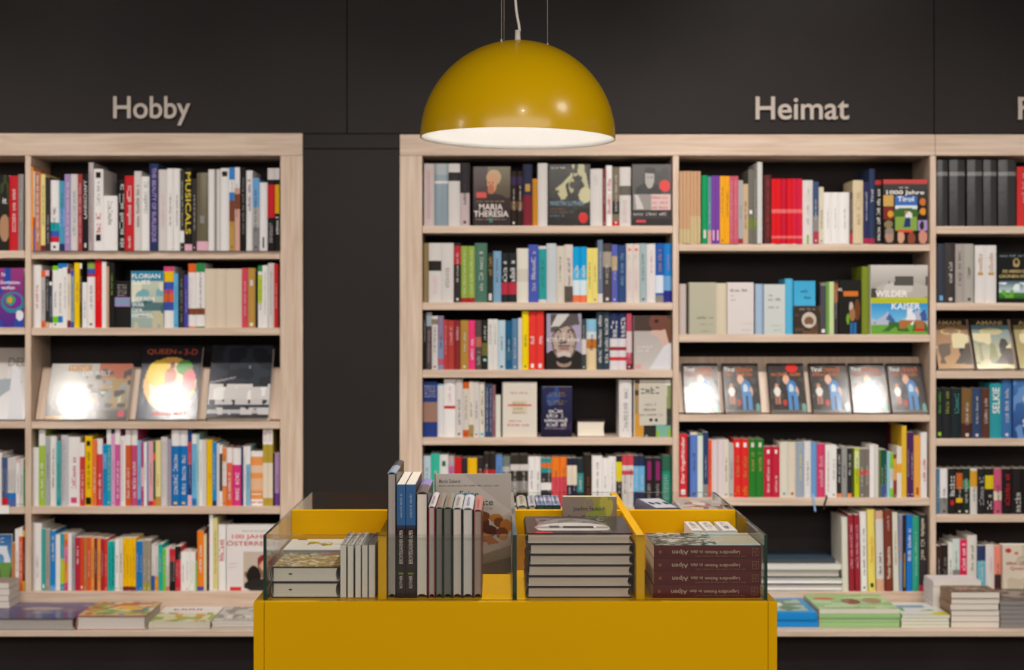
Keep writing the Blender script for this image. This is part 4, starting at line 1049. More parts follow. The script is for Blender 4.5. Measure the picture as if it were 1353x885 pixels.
row(FR, 4, 680, 1236, '''
@1237.4 1242 619 4c7c9c:blue; 1252.8 619 W b0-.35/G; 1263.6 619 24201f:black u.4-.95/W/.6 q.2-.3/R/.4; 1272.4 619 24201f:black b.55-.9/c86428:orange b.25-.35/Y; 1282.2 619 1c2e28:green_black b.55-.75/3c8c64:green; 1292 619 d8d4cc:white b.6-.95/d8a02c:amber; 1302 619 24242a:black u.2-.9/g/.6; 1313.4 619 24201f:black b.55-.85/d8c418:yellow u.1-.5/w/.5; 1324 619 c85878:pink b.3-.5/C; 1338.6 619 20181a:black u.2-.95/c42428:red/.4; 1351 619 24201f:black u.05-.5/w/.6; 1362 619 K''')
row(FR, 5, 781.5, 1233, '''
@1237.4 1243.8 721 3a2520:brown_black b0-.3/a84c34:rust; @1244.3 1252.8 720 2a2022:black u.2-.8/G/.5; 1259 717 dcdcd4:white; 1269 712 c8d8d4:pale_teal b0-.25/344444:slate b.25-.4/G; 1278.3 713 e01c58:raspberry u.4-.95/W/.5; 1291.2 707 dcd8d0:white h; @1291.8 1302.8 721 2c3c64:navy b.0-.66/6cb8cc:light_blue; 1314.6 720 e0dad6:white u.4-.8/p/.3; 1323.2 721 ec8c78:salmon b0-.36/3c2c2c:black; 1378 720 d8cdbc:cream Xqueen2 Y.04 #cream_book_facing_out_with_red_script_title_and_dark-haired_girl''')

# single lying / leaning books on the shelves ---------------------------------------------------------
bk = make_book(X(578, 5.42) * 0 + 0.056, 0.145, 0.105, '3c3034', hard=True, pages='ece4d4', seed=3, side='3c3034')
put(bk, 'flat_tail', X(761, 5.43), 0.03, H(578) + 0.0004)
tag(bk, 'thick dark book lying flat with white pages showing, fourth shelf of the middle bay', 'book', 'books on the fourth shelf of the middle bay')
bk = make_book(0.012, H(404, 5.4) - H(441.7), X(1084, 5.41) - X(1049, 5.41), '3c3026', hard=False, seed=4, art_ops=ART['facebook']['ops'], art_lines=ART['facebook']['l'])
put(bk, 'cover', X(1049, 5.41), 0.003, H(441.7) + 0.0004)
tag(bk, 'small brown paperback with a face, standing before the sky blue book, second Heimat shelf', 'book', 'books on the second shelf under the Heimat sign')
# dark book half hidden behind the short white one, top Hobby shelf
bk = make_book(0.012, 0.265, 0.17, '2c2826', hard=True, seed=5)
put(bk, 'cover', X(137.5, 5.58), 0.183, H(331.5) + 0.0004)
tag(bk, 'dark book behind the short thick white book, top shelf under the Hobby sign', 'book', 'books on the top shelf under the Hobby sign')
# slim red books pushed in at the back, fourth Heimat shelf
for (px, tp, cc, wd) in ((1175.5, 561, '7c2444', 'maroon'), (1184.5, 563, 'a02c50', 'raspberry red')):
    bk = make_book(0.02, H(tp, 5.56) - H(657.5), 0.06, cc, hard=False, seed=int(px))
    put(bk, 'spine', X(px, 5.58), 0.165, H(657.5) + 0.0004)
    tag(bk, f'tall {wd} book pushed to the back of the fourth shelf under the Heimat sign', 'book', 'books on the fourth shelf under the Heimat sign')


# ribbons hanging from two books
def ribbon(pts, col, parent_label):
    for o in S.objects:
        if o.get('label') and parent_label(o):
            mb = MB()
            wv = 0.003
            off = o.location
            for a, b_ in zip(pts[:-1], pts[1:]):
                for s in (0, 1):
                    y = 0.0006 * s
                    q = [(a[0] - wv - off.x, a[1] + y - off.y, a[2] - off.z), (a[0] + wv - off.x, a[1] + y - off.y, a[2] - off.z), (b_[0] + wv - off.x, b_[1] + y - off.y, b_[2] - off.z), (b_[0] - wv - off.x, b_[1] + y - off.y, b_[2] - off.z)]
                    mb.quad(q, lin(col))
            r_ = mb.build('ribbon_marker', M_PRINT, o)
            r_['label'] = 'ribbon bookmark hanging over the shelf edge'
            return


zb = H(657.5)
ribbon([(X(1074), 0.012, zb + 0.012), (X(1074.5), -0.004, zb + 0.003), (X(1075.5), -0.006, zb - 0.02), (X(1076.5), -0.007, zb - 0.047)], '8cb4e0', lambda o: 'light blue' in o['label'][:22] and abs(o.location.x - X(1076)) < 0.02 and 'fourth shelf under the Heimat' in o['label'])
ribbon([(X(1093), 0.012, zb + 0.008), (X(1092), -0.004, zb + 0.002), (X(1089), -0.006, zb - 0.02), (X(1088), -0.007, zb - 0.04)], '28221f', lambda o: o['label'].startswith('white') and abs(o.location.x - X(1094)) < 0.02 and 'fourth shelf under the Heimat' in o['label'])

# ------------------------------------------------------------------ sloping face-out displays
LEAN = math.radians(26.5)


def rack(x0, x1, base_px, label, top_px):
    z0 = H(base_px) + 0.0005
    off = ((X(x0) + X(x1)) / 2, 0.03, z0)
    t = thing('display_rack', label, 'rack', off, 'sloping wooden display racks on the shelves')
    L = (H(top_px, ZS + 0.13) - z0) / math.cos(LEAN)
    o = slab('sloping_board', X(x0) + 0.001, X(x1) - 0.001, 0.0, 0.012, 0, L, M_WOODV, t, off=(off[0], 0, 0))
    o.rotation_euler = (-LEAN, 0, 0)
    o.location = (0, 0.004, 0.0058)
    slab('foot_rail', X(x0) + 0.001, X(x1) - 0.001, 0.05, 0.075, z0, z0 + 0.02, M_WOODH, t, off=off)


def slanted(xb0, xb1, base_px, top_px, c, art, label, th=0.016, mat=None, hard=True, group='books facing out on the sloping racks', pages='e6e0d4'):
    """a book lying back on the rack: xb0..xb1 at its foot"""
    yf = 0.008
    zd = ZS + yf
    z0 = H(base_px) + 0.0006
    w = X(xb1, zd) - X(xb0, zd)
    hz = H(top_px, ZS + 0.1) - z0
    h = hz / math.cos(LEAN) - th * math.sin(LEAN)
    a = ART[art]
    bk = make_book(th, h, w, c, hard=hard, mat=mat or M_WRAP, art_ops=a['ops'], art_texts=a.get('t', ()), art_lines=a.get('l', ()), seed=int(xb0), pages=pages)
    put(bk, 'cover', X(xb0, zd), yf - 0.004, z0, Matrix.Rotation(-LEAN, 3, 'X'))
    tag(bk, label, 'book', group)
    return bk


ART['design'] = dict(ops=[('g', 0, 1, 'e4e2e4', 'b8b0a8'), ('p', [(0.3, 0.3), (0.8, 0.52), (0.6, 0.58), (0.2, 0.55)], '98a0a8'), ('p', [(0.6, 0), (0.95, 0), (0.7, 0.7), (0.5, 0.8)], 'd2d2d6')], t=[('MODEL', '807a74', 0.2, 0.76, 0.86, 0.9), ('IN', 'c4c4c8', 0.5, 0.58, 0.8, 0.7)])
ART['design']['t'] = [('DEL', '807a74', 0.42, 0.74, 0.84, 0.86), ('IN', 'c4c4c8', 0.45, 0.56, 0.75, 0.7)]
ART['welt'] = dict(ops=[('g', 0, 1, '5c564e', 'b0aca6'), ('r', 0.6, 0.7, 1, 1, 'a8583c'), ('n', 0.5, 0.2, 1, 0.75, 12, 9, 0.5, 'a08454'), ('n', 0.45, 0.1, 1, 0.9, 12, 12, 0.62, '3c342e'), ('n', 0.5, 0.25, 0.9, 0.5, 9, 6, 0.6, 'b8c0ac'), ('r', 0, 0.0, 0.22, 0.06, 'c89860'), ('r', 0.5, 0.02, 1, 0.16, '4a4440'), ('e', 0.92, 0.1, 0.045, 0.06, 'c83c4c'), ('r', 0.22, 0.86, 0.5, 0.97, 'a87848')],
                   t=[('DER WELT', 'dcd8d2', 0.4, 0.78, 0.74, 0.86)], l=[('dcb88c', 0.24, 0.88, 0.5, 0.95), ('d0d0cc', 0.55, 0.56, 0.8, 0.6)])
ART['queen3d'] = dict(ops=[('g', 0, 1, '2c3448', '1c1c24'), ('e', 0.5, 0.48, 0.44, 0.36, 'f0b860'), ('e', 0.5, 0.46, 0.34, 0.3, 'f4dcb8'), ('e', 0.3, 0.62, 0.2, 0.18, 'f0d048'), ('e', 0.72, 0.7, 0.14, 0.1, '5c9c48'), ('e', 0.82, 0.52, 0.11, 0.16, 'e07878'), ('e', 0.5, 0.3, 0.3, 0.14, 'f8eed8'),
                           ('e', 0.52, 0.72, 0.045, 0.045, '8c4a38'), ('e', 0.5, 0.58, 0.1, 0.11, 'c87c60'), ('p', [(0.42, 0.5), (0.6, 0.5), (0.72, 0.2), (0.62, 0.18), (0.52, 0.4), (0.36, 0.18), (0.28, 0.2)], '4c4a52')],
                      t=[('QUEEN', 'b85c30', 0.08, 0.87, 0.56, 0.95), ('IN', 'b85c30', 0.6, 0.885, 0.66, 0.92), ('3-D', 'b84830', 0.7, 0.87, 0.92, 0.95), ('BRIAN MAY', 'e0503c', 0.28, 0.05, 0.84, 0.105)])
ART['wave'] = dict(ops=[('f', '20242c'), ('n', 0, 0, 1, 1, 8, 10, 0.62, '2c333e'), ('r', 0, 0.24, 1, 0.42, 'ccc8c6'), ('n', 0, 0.18, 1, 0.25, 12, 3, 0.4, 'c4c0be'), ('n', 0, 0.42, 1, 0.46, 12, 3, 0.4, 'd4d0ce'), ('n', 0, 0.24, 1, 0.42, 9, 6, 0.66, 'e8e4e2'), ('r', 0, 0.06, 1, 0.11, 'b4b0ae'), ('n', 0, 0.04, 1, 0.13, 14, 4, 0.5, 'c8c4c2'), ('p', [(0, 0.46), (0.42, 0.54), (0.42, 0.565), (0, 0.49)], '8c8488'),
                        ('n', 0.3, 0.5, 0.65, 0.72, 9, 9, 0.6, '8c98a4')])
ART['folk'] = dict(ops=[('f', '35302e'), ('n', 0, 0, 1, 1, 7, 9, 0.66, '4a4442'), ('r', 0.0, 0.0, 1, 0.06, '6c6460'), ('e', 0.48, 0.67, 0.09, 0.1, 'd8ac90'), ('e', 0.62, 0.5, 0.14, 0.15, '3c78b8'), ('e', 0.6, 0.48, 0.07, 0.1, 'b8d0dc'), ('e', 0.76, 0.42, 0.045, 0.11, 'd0a48c'), ('r', 0.5, 0.06, 0.6, 0.38, '5088c0'), ('r', 0.66, 0.06, 0.77, 0.38, '5088c0'), ('r', 0.5, 0.34, 0.77, 0.42, '5088c0'),
                        ('e', 0.2, 0.54, 0.05, 0.05, 'c89070'), ('e', 0.21, 0.42, 0.09, 0.1, 'ddd8d2'), ('r', 0.14, 0.16, 0.2, 0.33, 'a8705c'), ('r', 0.22, 0.16, 0.28, 0.33, 'a8705c'), ('e', 0.4, 0.2, 0.06, 0.06, 'b83c34'), ('e', 0.92, 0.1, 0.06, 0.09, '6c9c90')],
                   t=[('Tirol', 'e8e2dc', 0.06, 0.83, 0.34, 0.91)], l=[('cc6c34', 0.38, 0.83, 0.94, 0.92), ('cc6c34', 0.1, 0.74, 0.94, 0.81)])
ART['folkred'] = dict(ops=ART['folk']['ops'] + [('e', 0.66, 0.9, 0.17, 0.09, 'd42c24')], t=[], l=[('cc6c34', 0.1, 0.74, 0.94, 0.81)])
for nm, cc in (('amani1', ('6a5c50', '8c6c58', 'c0986c', '94785c')), ('amani2', ('8a8c60', '3c7c94', 'd0c088', 'b4b08c')), ('amani3', ('5c5440', '8c845c', 'b4a060', '7c7450'))):
    ART[nm] = dict(ops=[('g', 0, 1, cc[2], cc[1]), ('r', 0, 0.86, 1, 1, '2c2622'), ('n', 0, 0.1, 1, 0.5, 6, 5, 0.5, cc[0]), ('e', 0.5, 0.74, 0.3, 0.07, 'ccb87c'), ('e', 0.5, 0.74, 0.24, 0.045, cc[3]), ('e', 0.8, 0.4, 0.13, 0.2, '2c2420'), ('p', [(0.5, 0.1), (1, 0.08), (1, 0.5), (0.85, 0.4)], '4a3c30'), ('n', 0, 0.4, 1, 0.7, 5, 5, 0.62, 'd8cca4')],
                   t=[('AMANI', 'c8b078', 0.16, 0.87, 0.84, 0.95)])

rack(42, 370, 557, 'sloping ash display rack on the third shelf under the Hobby sign', 487)
slanted(-24, 33, 557, 460, 'c8c4c0', 'design', 'pale grey book cut off by the frame, third shelf of the far left bay')
rack(-70, 32, 557, 'sloping ash display rack on the third shelf of the far left bay', 487)
slanted(58, 167.6, 557, 480.5, '3c342e', 'welt', 'wide landscape-format book with glare over a night townscape, third shelf under the Hobby sign')
slanted(178.5, 259.5, 557, 457, '23262e', 'queen3d', 'dark book with a figure in a glowing circle, third shelf under the Hobby sign')
slanted(271, 354.5, 557, 457, '23262c', 'wave', 'black book facing out with a foaming white wave, third shelf under the Hobby sign', th=0.03)
rack(898, 1228, 548, 'sloping ash display rack on the third shelf under the Heimat sign', 473)
fl = ['first of six, washed out by glare', 'second of six', 'with a round red sticker', 'fourth of six', 'fifth of six with glare', 'last of six']
for i, (a, b_) in enumerate(((904.5, 952), (957.5, 1006), (1018, 1067), (1073.5, 1124), (1127, 1175), (1178.3, 1225.8))):
    slanted(a, b_, 548, 480, '2c2826', 'folkred' if i == 2 else 'folk', f'dark book, figure in blue, {fl[i]}, on the Heimat rack', group='six copies facing out on the Heimat rack')
rack(1238, 1420, 490, 'sloping ash display rack on the third shelf of the far right bay', 424)
for (a, b_, art, lb) in ((1238.5, 1285.5, 'amani1', 'brown'), (1289.5, 1341, 'amani2', 'teal and sand'), (1346, 1398, 'amani3', 'olive')):
    slanted(a, b_, 490, 421, '2c2622', art, f'{lb} fantasy novel facing out, third shelf of the far right bay')

# ------------------------------------------------------------------ books lying on the long deck under the shelves
HD = H(833, 5.08) + 0.0006


def flat(x0, x1, thick, zf, depth, z, c, label, art=None, orient='flat_tail', hard=False, group=None, pages='ddd6cc', mat=None, seed=0, side=None, prints=(), yaw=0, res=None, bands=(), back_art=False):
    """a lying book: x0..x1 are taken at distance zf; z is the height it rests on"""
    W = X(x1, zf) - X(x0, zf)
    a = ART[art] if art else dict(ops=None)
    if orient in ('flat_tail',):
        w, h, d = thick, depth, W
    else:
        w, h, d = thick, W, depth
    bk = make_book(w, h, d, c, bands, hard, pages=pages, mat=mat, art_ops=a['ops'], art_texts=a.get('t', ()), art_lines=a.get('l', ()), seed=seed, side=side, prints=prints, res=res, back_art=back_art)
    put(bk, orient, X(x0, zf), zf - ZS, z, Matrix.Rotation(math.radians(yaw), 3, 'Z') if yaw else None)
    return tag(bk, label, 'book', group)


ART['nightdeck'] = dict(ops=[('g', 0, 1, '44406c', '5c5480'), ('n', 0, 0.3, 1, 1, 5, 5, 0.6, '7c7088'), ('e', 0.55, 0.6, 0.2, 0.1, 'a89890'), ('n', 0.2, 0.2, 0.9, 0.6, 6, 6, 0.66, '6c5c74')], t=[])
ART['kidsdeck'] = dict(ops=[('f', 'c4b07c'), ('n', 0, 0, 1, 1, 7, 6, 0.6, '88a454'), ('n', 0, 0, 1, 1, 8, 7, 0.68, 'c85c44'), ('e', 0.62, 0.55, 0.25, 0.2, 'e0b850'), ('n', 0.3, 0.3, 1, 1, 8, 8, 0.66, 'd8d0b4'), ('n', 0, 0, 1, 1, 8, 8, 0.8, '4c8ca0')], t=[])
ART['craftdeck'] = dict(ops=[('f', 'd8d0ac'), ('r', 0, 0.55, 1, 1, 'e4e0dc'), ('n', 0, 0, 1, 0.6, 8, 5, 0.55, '9cac58'), ('n', 0.2, 0, 0.8, 0.5, 8, 5, 0.62, 'dc9c4c')], l=[('8c3c44', 0.2, 0.74, 0.8, 0.88)])
ART['greydeck'] = dict(ops=[('f', 'c0beb8'), ('n', 0, 0.2, 1, 1, 9, 7, 0.58, '8c8c84'), ('n', 0, 0, 1, 0.4, 8, 5, 0.6, 'd8d4ce')], l=[('8c5058', 0.2, 0.1, 0.7, 0.18)])
ART['bluedeck'] = dict(ops=[('f', '2c94d4'), ('r', 0.12, 0.12, 0.88, 0.9, 'a8bcb0'), ('n', 0.12, 0.12, 0.88, 0.6, 7, 6, 0.55, '6c8c6c'), ('n', 0.12, 0.5, 0.88, 0.9, 6, 5, 0.55, 'd4dcd8')])
ART['greendeck'] = dict(ops=[('f', '98c084'), ('n', 0, 0, 1, 1, 6, 6, 0.62, 'b4d4a0'), ('e', 0.2, 0.7, 0.14, 0.1, 'c8604c'), ('e', 0.5, 0.5, 0.12, 0.2, '8c6450'), ('e', 0.78, 0.55, 0.12, 0.2, 'a08470'), ('r', 0, 0.85, 1, 1, '90c070')], l=[('e8e4dc', 0.1, 0.12, 0.8, 0.2)])
ART['thindeck'] = dict(ops=[('f', 'dcdcd8'), ('r', 0.1, 0.55, 0.7, 0.75, '7c9cb0'), ('n', 0, 0.3, 0.9, 0.55, 7, 4, 0.5, '6ca85c'), ('p', [(0.6, 0), (1, 0), (1, 0.25), (0.75, 0.2)], 'd8d030')])
ART['browndeck'] = dict(ops=[('f', '6c5040'), ('n', 0, 0, 1, 1, 9, 8, 0.55, '9c7c5c'), ('n', 0, 0, 1, 1, 9, 8, 0.72, '3c2c24')], l=[('d8d0c4', 0.2, 0.4, 0.8, 0.55)])
ART['wrapdeck'] = dict(ops=[('f', '5c5450'), ('e', 0.5, 0.6, 0.3, 0.3, '8c7c74'), ('n', 0, 0, 1, 1, 7, 7, 0.62, '3c3634')])

flat(-40, 98, 0.037, 5.09, 0.285, HD, '3a3460', 'large dark violet book lying on the Hobby deck, cut off by the frame', 'nightdeck', mat=M_WRAP, hard=True, group='books lying on the Hobby deck', pages='a8a29c', seed=1)
z = HD + 0.0375
for i, (t_, c, lb) in enumerate(((0.022, 'b0a89c', 'bottom'), (0.02, '8c8478', 'second'), (0.022, 'a8a094', 'third'), (0.02, '9c8c7c', 'top'))):
    flat(-70, 12.5 - (i % 2), t_, 5.27 + 0.003 * i, 0.11, z, c, f'greyish paperback, {lb} of the pile on the large dark violet book', group='pile on the large violet book', seed=20 + i)
    z += t_ + 0.0005
flat(100, 193, 0.046, 5.09, 0.25, HD, 'a82c30', 'thick red-edged book with a colourful cover lying on the Hobby deck', 'kidsdeck', hard=True, mat=M_GLOSS, group='books lying on the Hobby deck', pages='d4ccc4', seed=2)
for k, (x0, x1, n, th, art, c, nm, dep, zf) in enumerate((
        (196, 277, 4, 0.0064, 'craftdeck', 'cfc89c', 'thin green and orange craft book', 0.26, 5.09),
        (279.5, 352, 3, 0.0084, 'greydeck', 'b8b4ae', 'slim grey patterned book', 0.25, 5.10),
        (1008, 1080.5, 2, 0.0245, 'bluedeck', '1c8cd8', 'blue-edged book', 0.262, 5.13),
        (1083, 1189, 4, 0.0152, 'greendeck', '9cc488', 'green picture book', 0.262, 5.125),
        (1191, 1254.5, 4, 0.0104, 'thindeck', '9cc088', 'thin white and green book', 0.22, 5.122),
        (1256, 1320, 6, 0.0195, 'browndeck', '94745c', 'brown-patterned white-edged paperback', 0.128, 5.12),
        (1232.5, 1296, 7, 0.0186, None, 'dcd4d4', 'pinkish white paperback', 0.115, 5.262),
        (1321.5, 1386, 6, 0.0148, 'wrapdeck', '6c6866', 'shrink-wrapped grey book', 0.225, 5.118))):
    z = HD
    place = ['beside the thick red book', 'beside the yellow table, Hobby deck', 'beside the yellow table, Heimat deck', 'on the Heimat deck', 'right of the green pile', 'on the Heimat deck',
             'in the pile behind the brown-topped one', 'at the right edge of the deck'][k]
    pos = {2: ['bottom', 'top'], 3: ['bottom', 'middle', 'top']}.get(n) or ['bottom'] + ['second', 'third', 'fourth', 'fifth', 'sixth'][:n - 2] + ['top']
    rg = random.Random(k)
    for i in range(n):
        dx = rg.uniform(-0.8, 0.8)
        top = i == n - 1
        tt = th
        cc = c
        if k == 3 and top:
            cc = 'c8c8a0'
        flat(x0 + dx, x1 + dx, tt, zf + rg.uniform(0, 0.006), dep, z, cc, f'{nm}, {pos[i]} of its pile {place}', art if (top or k == 5 and False) else None, hard=False, orient='flat_spine' if k == 2 or (k == 3 and not top) else 'flat_tail',
             group=f'{nm}s in a pile', pages='e0dad0' if k != 7 else '8c8886', mat=M_WRAP if k == 7 else (M_GLOSS if art else None), seed=k * 9 + i, side=None)
        z += tt + 0.0004

# pile of large books on the lowest Heimat shelf
z = H(781.5) + 0.0005
for i, (x0, x1, tt, c, lb, pg, fr) in enumerate(((1000, 1117.4, 0.0235, '2c3c34', 'bottom', 'd8d4d4', 5.415), (1000, 1116.8, 0.0245, '30403c', 'second', 'd8d4d4', 5.415),
                                                 (990, 1108.5, 0.024, 'd4ccc8', 'third', 'd4ccc4', 5.43), (992, 1112, 0.0185, 'dcd8d4', 'fourth', 'dcd8d4', 5.42), (985, 1104, 0.016, '3c4c5c', 'top', '3c4448', 5.44))):
    flat(x0, x1, tt, fr, 0.19, z, c, f'large flat white-paged book, {lb} of the pile on the lowest Heimat shelf' if i < 4 else 'dark blue flat book on top of the pile on the lowest Heimat shelf',
         None, orient='flat_fore', hard=i < 2, group='pile of large books on the lowest Heimat shelf', pages=pg, seed=70 + i)
    z += tt + 0.0005

# ------------------------------------------------------------------ the yellow display table
TZ = 3.2
GZ = 3.215
HT = H(792.5, 3.22)
HG = H(707, GZ)
RZ = 3.99
xa, xb = X(335, TZ), X(1027, TZ)
tb = ((xa + xb) / 2, 3.6 - ZS, 0)
T = thing('display_table', 'yellow lacquered display table with glass-walled book bins on top', 'table', tb)
y0, y1 = TZ - ZS, 4.02 - ZS
sw = X(349, TZ) - X(335, TZ)
slab('side_panel', xa, xa + sw - 0.0006, y0, y1, 0.02, HT, M_YEL, T, 0.001, tb)
slab('side_panel', xb - sw * 0.86 + 0.0006, xb, y0, y1, 0.02, HT, M_YEL, T, 0.001, tb)
slab('front_panel', xa + sw, xb - sw * 0.86, y0 + 0.0008, y0 + 0.018, 0.02, HT, M_YEL, T, 0.001, tb)
slab('rear_panel', xa + sw, xb - sw * 0.86, y1 - 0.018, y1, 0.02, HT, M_YEL, T, 0.001, tb)
slab('bin_floor', xa + sw, xb - sw * 0.86, y0 + 0.019, y1 - 0.019, HT - 0.02, HT - 0.0005, M_YEL, T, 0, tb)
slab('plinth', xa + 0.03, xb - 0.03, y0 + 0.03, y1 - 0.03, 0.0, 0.0195, M_BACK, T, 0, tb)
gt = 0.0065
gl, gr = X(348, GZ), X(1014, GZ)
gy0, gy1 = GZ - ZS, RZ - ZS + gt


def pane(x0, x1, y0_, y1_, axis):
    mb = MB()
    # faces: bottom, top, -y, +y, +x, -x  (material 0 = clear, 1 = edge)
    mis = [1, 1, 0, 0, 1, 1] if axis == 'y' else [1, 1, 1, 1, 0, 0]
    mb.box(x0 - tb[0], x1 - tb[0], y0_ - tb[1], y1_ - tb[1], HT + 0.0005, HG, (1, 1, 1), mis=mis)
    return mb.build('glass_pane', [M_GLASS, M_EDGE], T)


pane(gl, gl + gt, gy0, gy1, 'x')
pane(gr - gt, gr, gy0, gy1, 'x')
pane(gl + gt + 0.0005, gr - gt - 0.0005, gy0, gy0 + 0.006, 'y')
pane(gl + gt + 0.0005, gr - gt - 0.0005, gy1 - 0.006, gy1, 'y')
pane(X(677.5, 3.23), X(682.8, 3.23), gy0 + 0.0065, gy1 - 0.0065, 'x')
MW = 3.6 - ZS
HW = H(674, 3.6)
d1a, d1b = X(500, 3.235), X(511, 3.235)
d2a, d2b = X(840, 3.235), X(851, 3.235)
for a, b_ in ((d1a, d1b), (d2a, d2b)):
    slab('bin_divider', a, b_, gy0 + 0.008, gy1 - 0.008, HT, HG - 0.0005, M_YEL, T, 0.0008, tb)
pgx = X(677.5, 3.23)
pgx2 = X(682.8, 3.23)
for a, b_ in ((gl + gt + 0.001, d1a - 0.0005), (d1b + 0.0005, pgx - 0.001), (pgx2 + 0.001, d2a - 0.0005), (d2b + 0.0005, gr - gt - 0.001)):
    slab('cross_wall', a, b_, MW, MW + 0.018, HT, HW, M_YEL, T, 0.0008, tb)

Z0 = HT + 0.0006
BZ = 3.242


def bin_book(x0, x1, top, depth, c, label, orient='spine_up', zf=BZ, group='books in the bins of the yellow table', hard=True, **kw):
    """an upright book in a bin; x0..x1 at distance zf, its top edge at pixel row TOP at that distance"""
    W = X(x1, zf) - X(x0, zf)
    hz = H(top, zf) - Z0
    if orient == 'spine_up':
        w, h, d = W, depth, hz
    elif orient == 'spine':
        w, h, d = W, hz, depth
    else:
        w, h, d = depth, hz, W
    lean = kw.pop('lean', None)
    bk = make_book(w - 0.0003, h, d, c, hard=hard, **kw)
    put(bk, orient, X(x0, zf), zf - ZS, Z0, lean)
    return tag(bk, label, 'book', group)


# bin 1
ART['dried'] = dict(ops=[('f', 'a49880'), ('n', 0, 0, 1, 1, 16, 16, 0.55, '80745c'), ('n', 0, 0, 1, 1, 20, 20, 0.62, 'd0c4a8'), ('n', 0, 0, 1, 1, 12, 12, 0.66, '948440'), ('r', 0.6, 0.75, 1, 0.8, 'a8483c')], t=[])
ART['plant'] = dict(ops=[('f', 'd6d0c8'), ('e', 0.55, 0.55, 0.22, 0.2, '8c7c14'), ('n', 0.34, 0.35, 0.76, 0.75, 14, 10, 0.55, 'd6d0c8'), ('n', 0.34, 0.35, 0.76, 0.75, 14, 10, 0.7, 'b09c18'), ('r', 0.74, 0.5, 0.95, 0.53, '6c5c1c'), ('r', 0.1, 0.9, 0.26, 1, '9c3c28')], t=[])
W1 = X(448, BZ) - X(357, BZ)
z = Z0
for i, lb in enumerate(('lower', 'upper')):
    th = 0.0325
    bk = make_book(th, 0.21, W1, '2c2c3a', hard=True, pages='d8d0c4', mat=M_WRAP, seed=200 + i, art_ops=ART['dried']['ops'] if i else None, res=(70, 90))
    g = MB()
    g.box(-0.0028, -0.0016, 0, 0, 0, 0)
    put(bk, 'flat_tail', X(357, BZ), BZ - ZS, z)
    tag(bk, f'thick wrapped book with grey page edges, {lb} of two in the first bin', 'book', 'books lying in the first bin')
    mb = MB()
    c = lin('1c1a1e')
    mb.quad([(0.002, 0.046, 0.0026), (0.002, 0.039, 0.0026), (-0.001, 0.039, 0.0026), (-0.001, 0.046, 0.0026)], c)
    mb.build('stamp_mark', M_PRINT, bk)
    z += th + 0.0004
bk = flat(373, 452, 0.0062, 3.425, 0.165, z + 0.0006, 'c8c2ba', 'white booklet with a yellow plant drawing lying on two thick books in the bin', 'plant', pages='8c8a88', seed=205, res=(60, 44))
for i, (a, b_) in enumerate(((449.6, 457.6), (459.4, 467.2), (469.4, 477), (478.2, 485.8), (487.2, 495.8))):
    bin_book(a, b_, 719 + (i % 2) * 0.4, 0.178, 'b8b0a8', f'slim pale paperback with dark print on its upturned spine, {ORD[i]} from the left of five', hard=False, group='five slim pale paperbacks in the first bin',
             pages='e4dcd0', seed=210, prints=[('t', 0.03, 0.4, '4c4844', 0.4), ('t', 0.45, 0.97, '34343c', 0.8)])

# bin 2
b2 = 'books standing in the second bin'
bin_book(511.8, 523.8, 623, 0.262, '1e1c1e', 'tall black-edged book with a pale blue spine, beside the yellow divider', pages='a8a09a', group=b2, bands=[(0, 0.55, '8fa0ae'), (0.55, 1, '4a4848')], side='1c1a1c', seed=220, mat=M_GLOSS)
for i, (a, b_) in enumerate(((524.2, 535.6), (536.2, 549.4))):
    bk = bin_book(a, b_, 640, 0.262, '33231d', f'hiking guide to the Berchtesgaden Alps with blue and brown spine, {("left", "right")[i]} one of two', orient='spine', group=b2, hard=False, pages='d8d0c4', seed=225, mat=M_GLOSS,
                  bands=[(0.64, 1, '3a6494'), (0.61, 0.64, '2c3850')], prints=[('u', 0.71, 0.93, 'b4c0cc', 0.22), ('q', 0.206, 0.222, '6c8c2c', 0.55), ('U', 0.30, 0.595, 'c8bcb4', 0.42, 'BERCHTESGADENER ALPEN'), ('U', 0.085, 0.195, 'c8bcb4', 0.34, 'ROTHER')])
bin_book(550, 565.2, 649, 0.255, '2c2a30', 'thick light-paged book with a grey and lilac spine, left of the slim white-topped one', pages='e0d6ca', group=b2, bands=[(0, 0.55, '6c625e'), (0.55, 1, '8a82b4')], side='26242c', seed=230, mat=M_GLOSS)
for i, (a, b_, tp, c, sp, pg, lb) in enumerate((
        (566, 575, 668, '8c2c34', 'c4c0c4', 'b4aca4', 'slim white-spined book with red edge'),
        (575.6, 585.2, 669, '2c3430', '8c847a', '7c766c', 'slim dark book with brown-grey spine and orange print'),
        (585.8, 597.2, 669, '24382e', '848478', '6c6a62', 'dark green-edged book with grey spine'),
        (598, 610.6, 669.5, '3c383c', 'b8b2ae', 'ccc2b8', 'pale book with white spine, left of a blue-tipped twin'),
        (611.2, 625.2, 670, '34343c', 'c0c0c8', 'cec8c2', 'pale book with white and blue spine print'),
        (626, 637, 672.5, '783c2c', 'b4766c', 'a08c80', 'brown-edged book with reddish spine, beside the cookery book'))):
    bin_book(a, b_, tp, 0.25, c, lb + ', second bin', pages=pg, group=b2, bands=[(0, 0.92, sp), (0.92, 1, '2c6c84' if i in (3, 4) else sp)], side=c, seed=240 + i, mat=M_WRAP if i in (1, 2, 5) else M_GLOSS,
             prints=[('t', 0.08, 0.7, {0: '8c3c3c', 1: 'b8643c', 2: 'b06c4c', 5: 'c83c34'}.get(i, '54545c'), 0.3)])
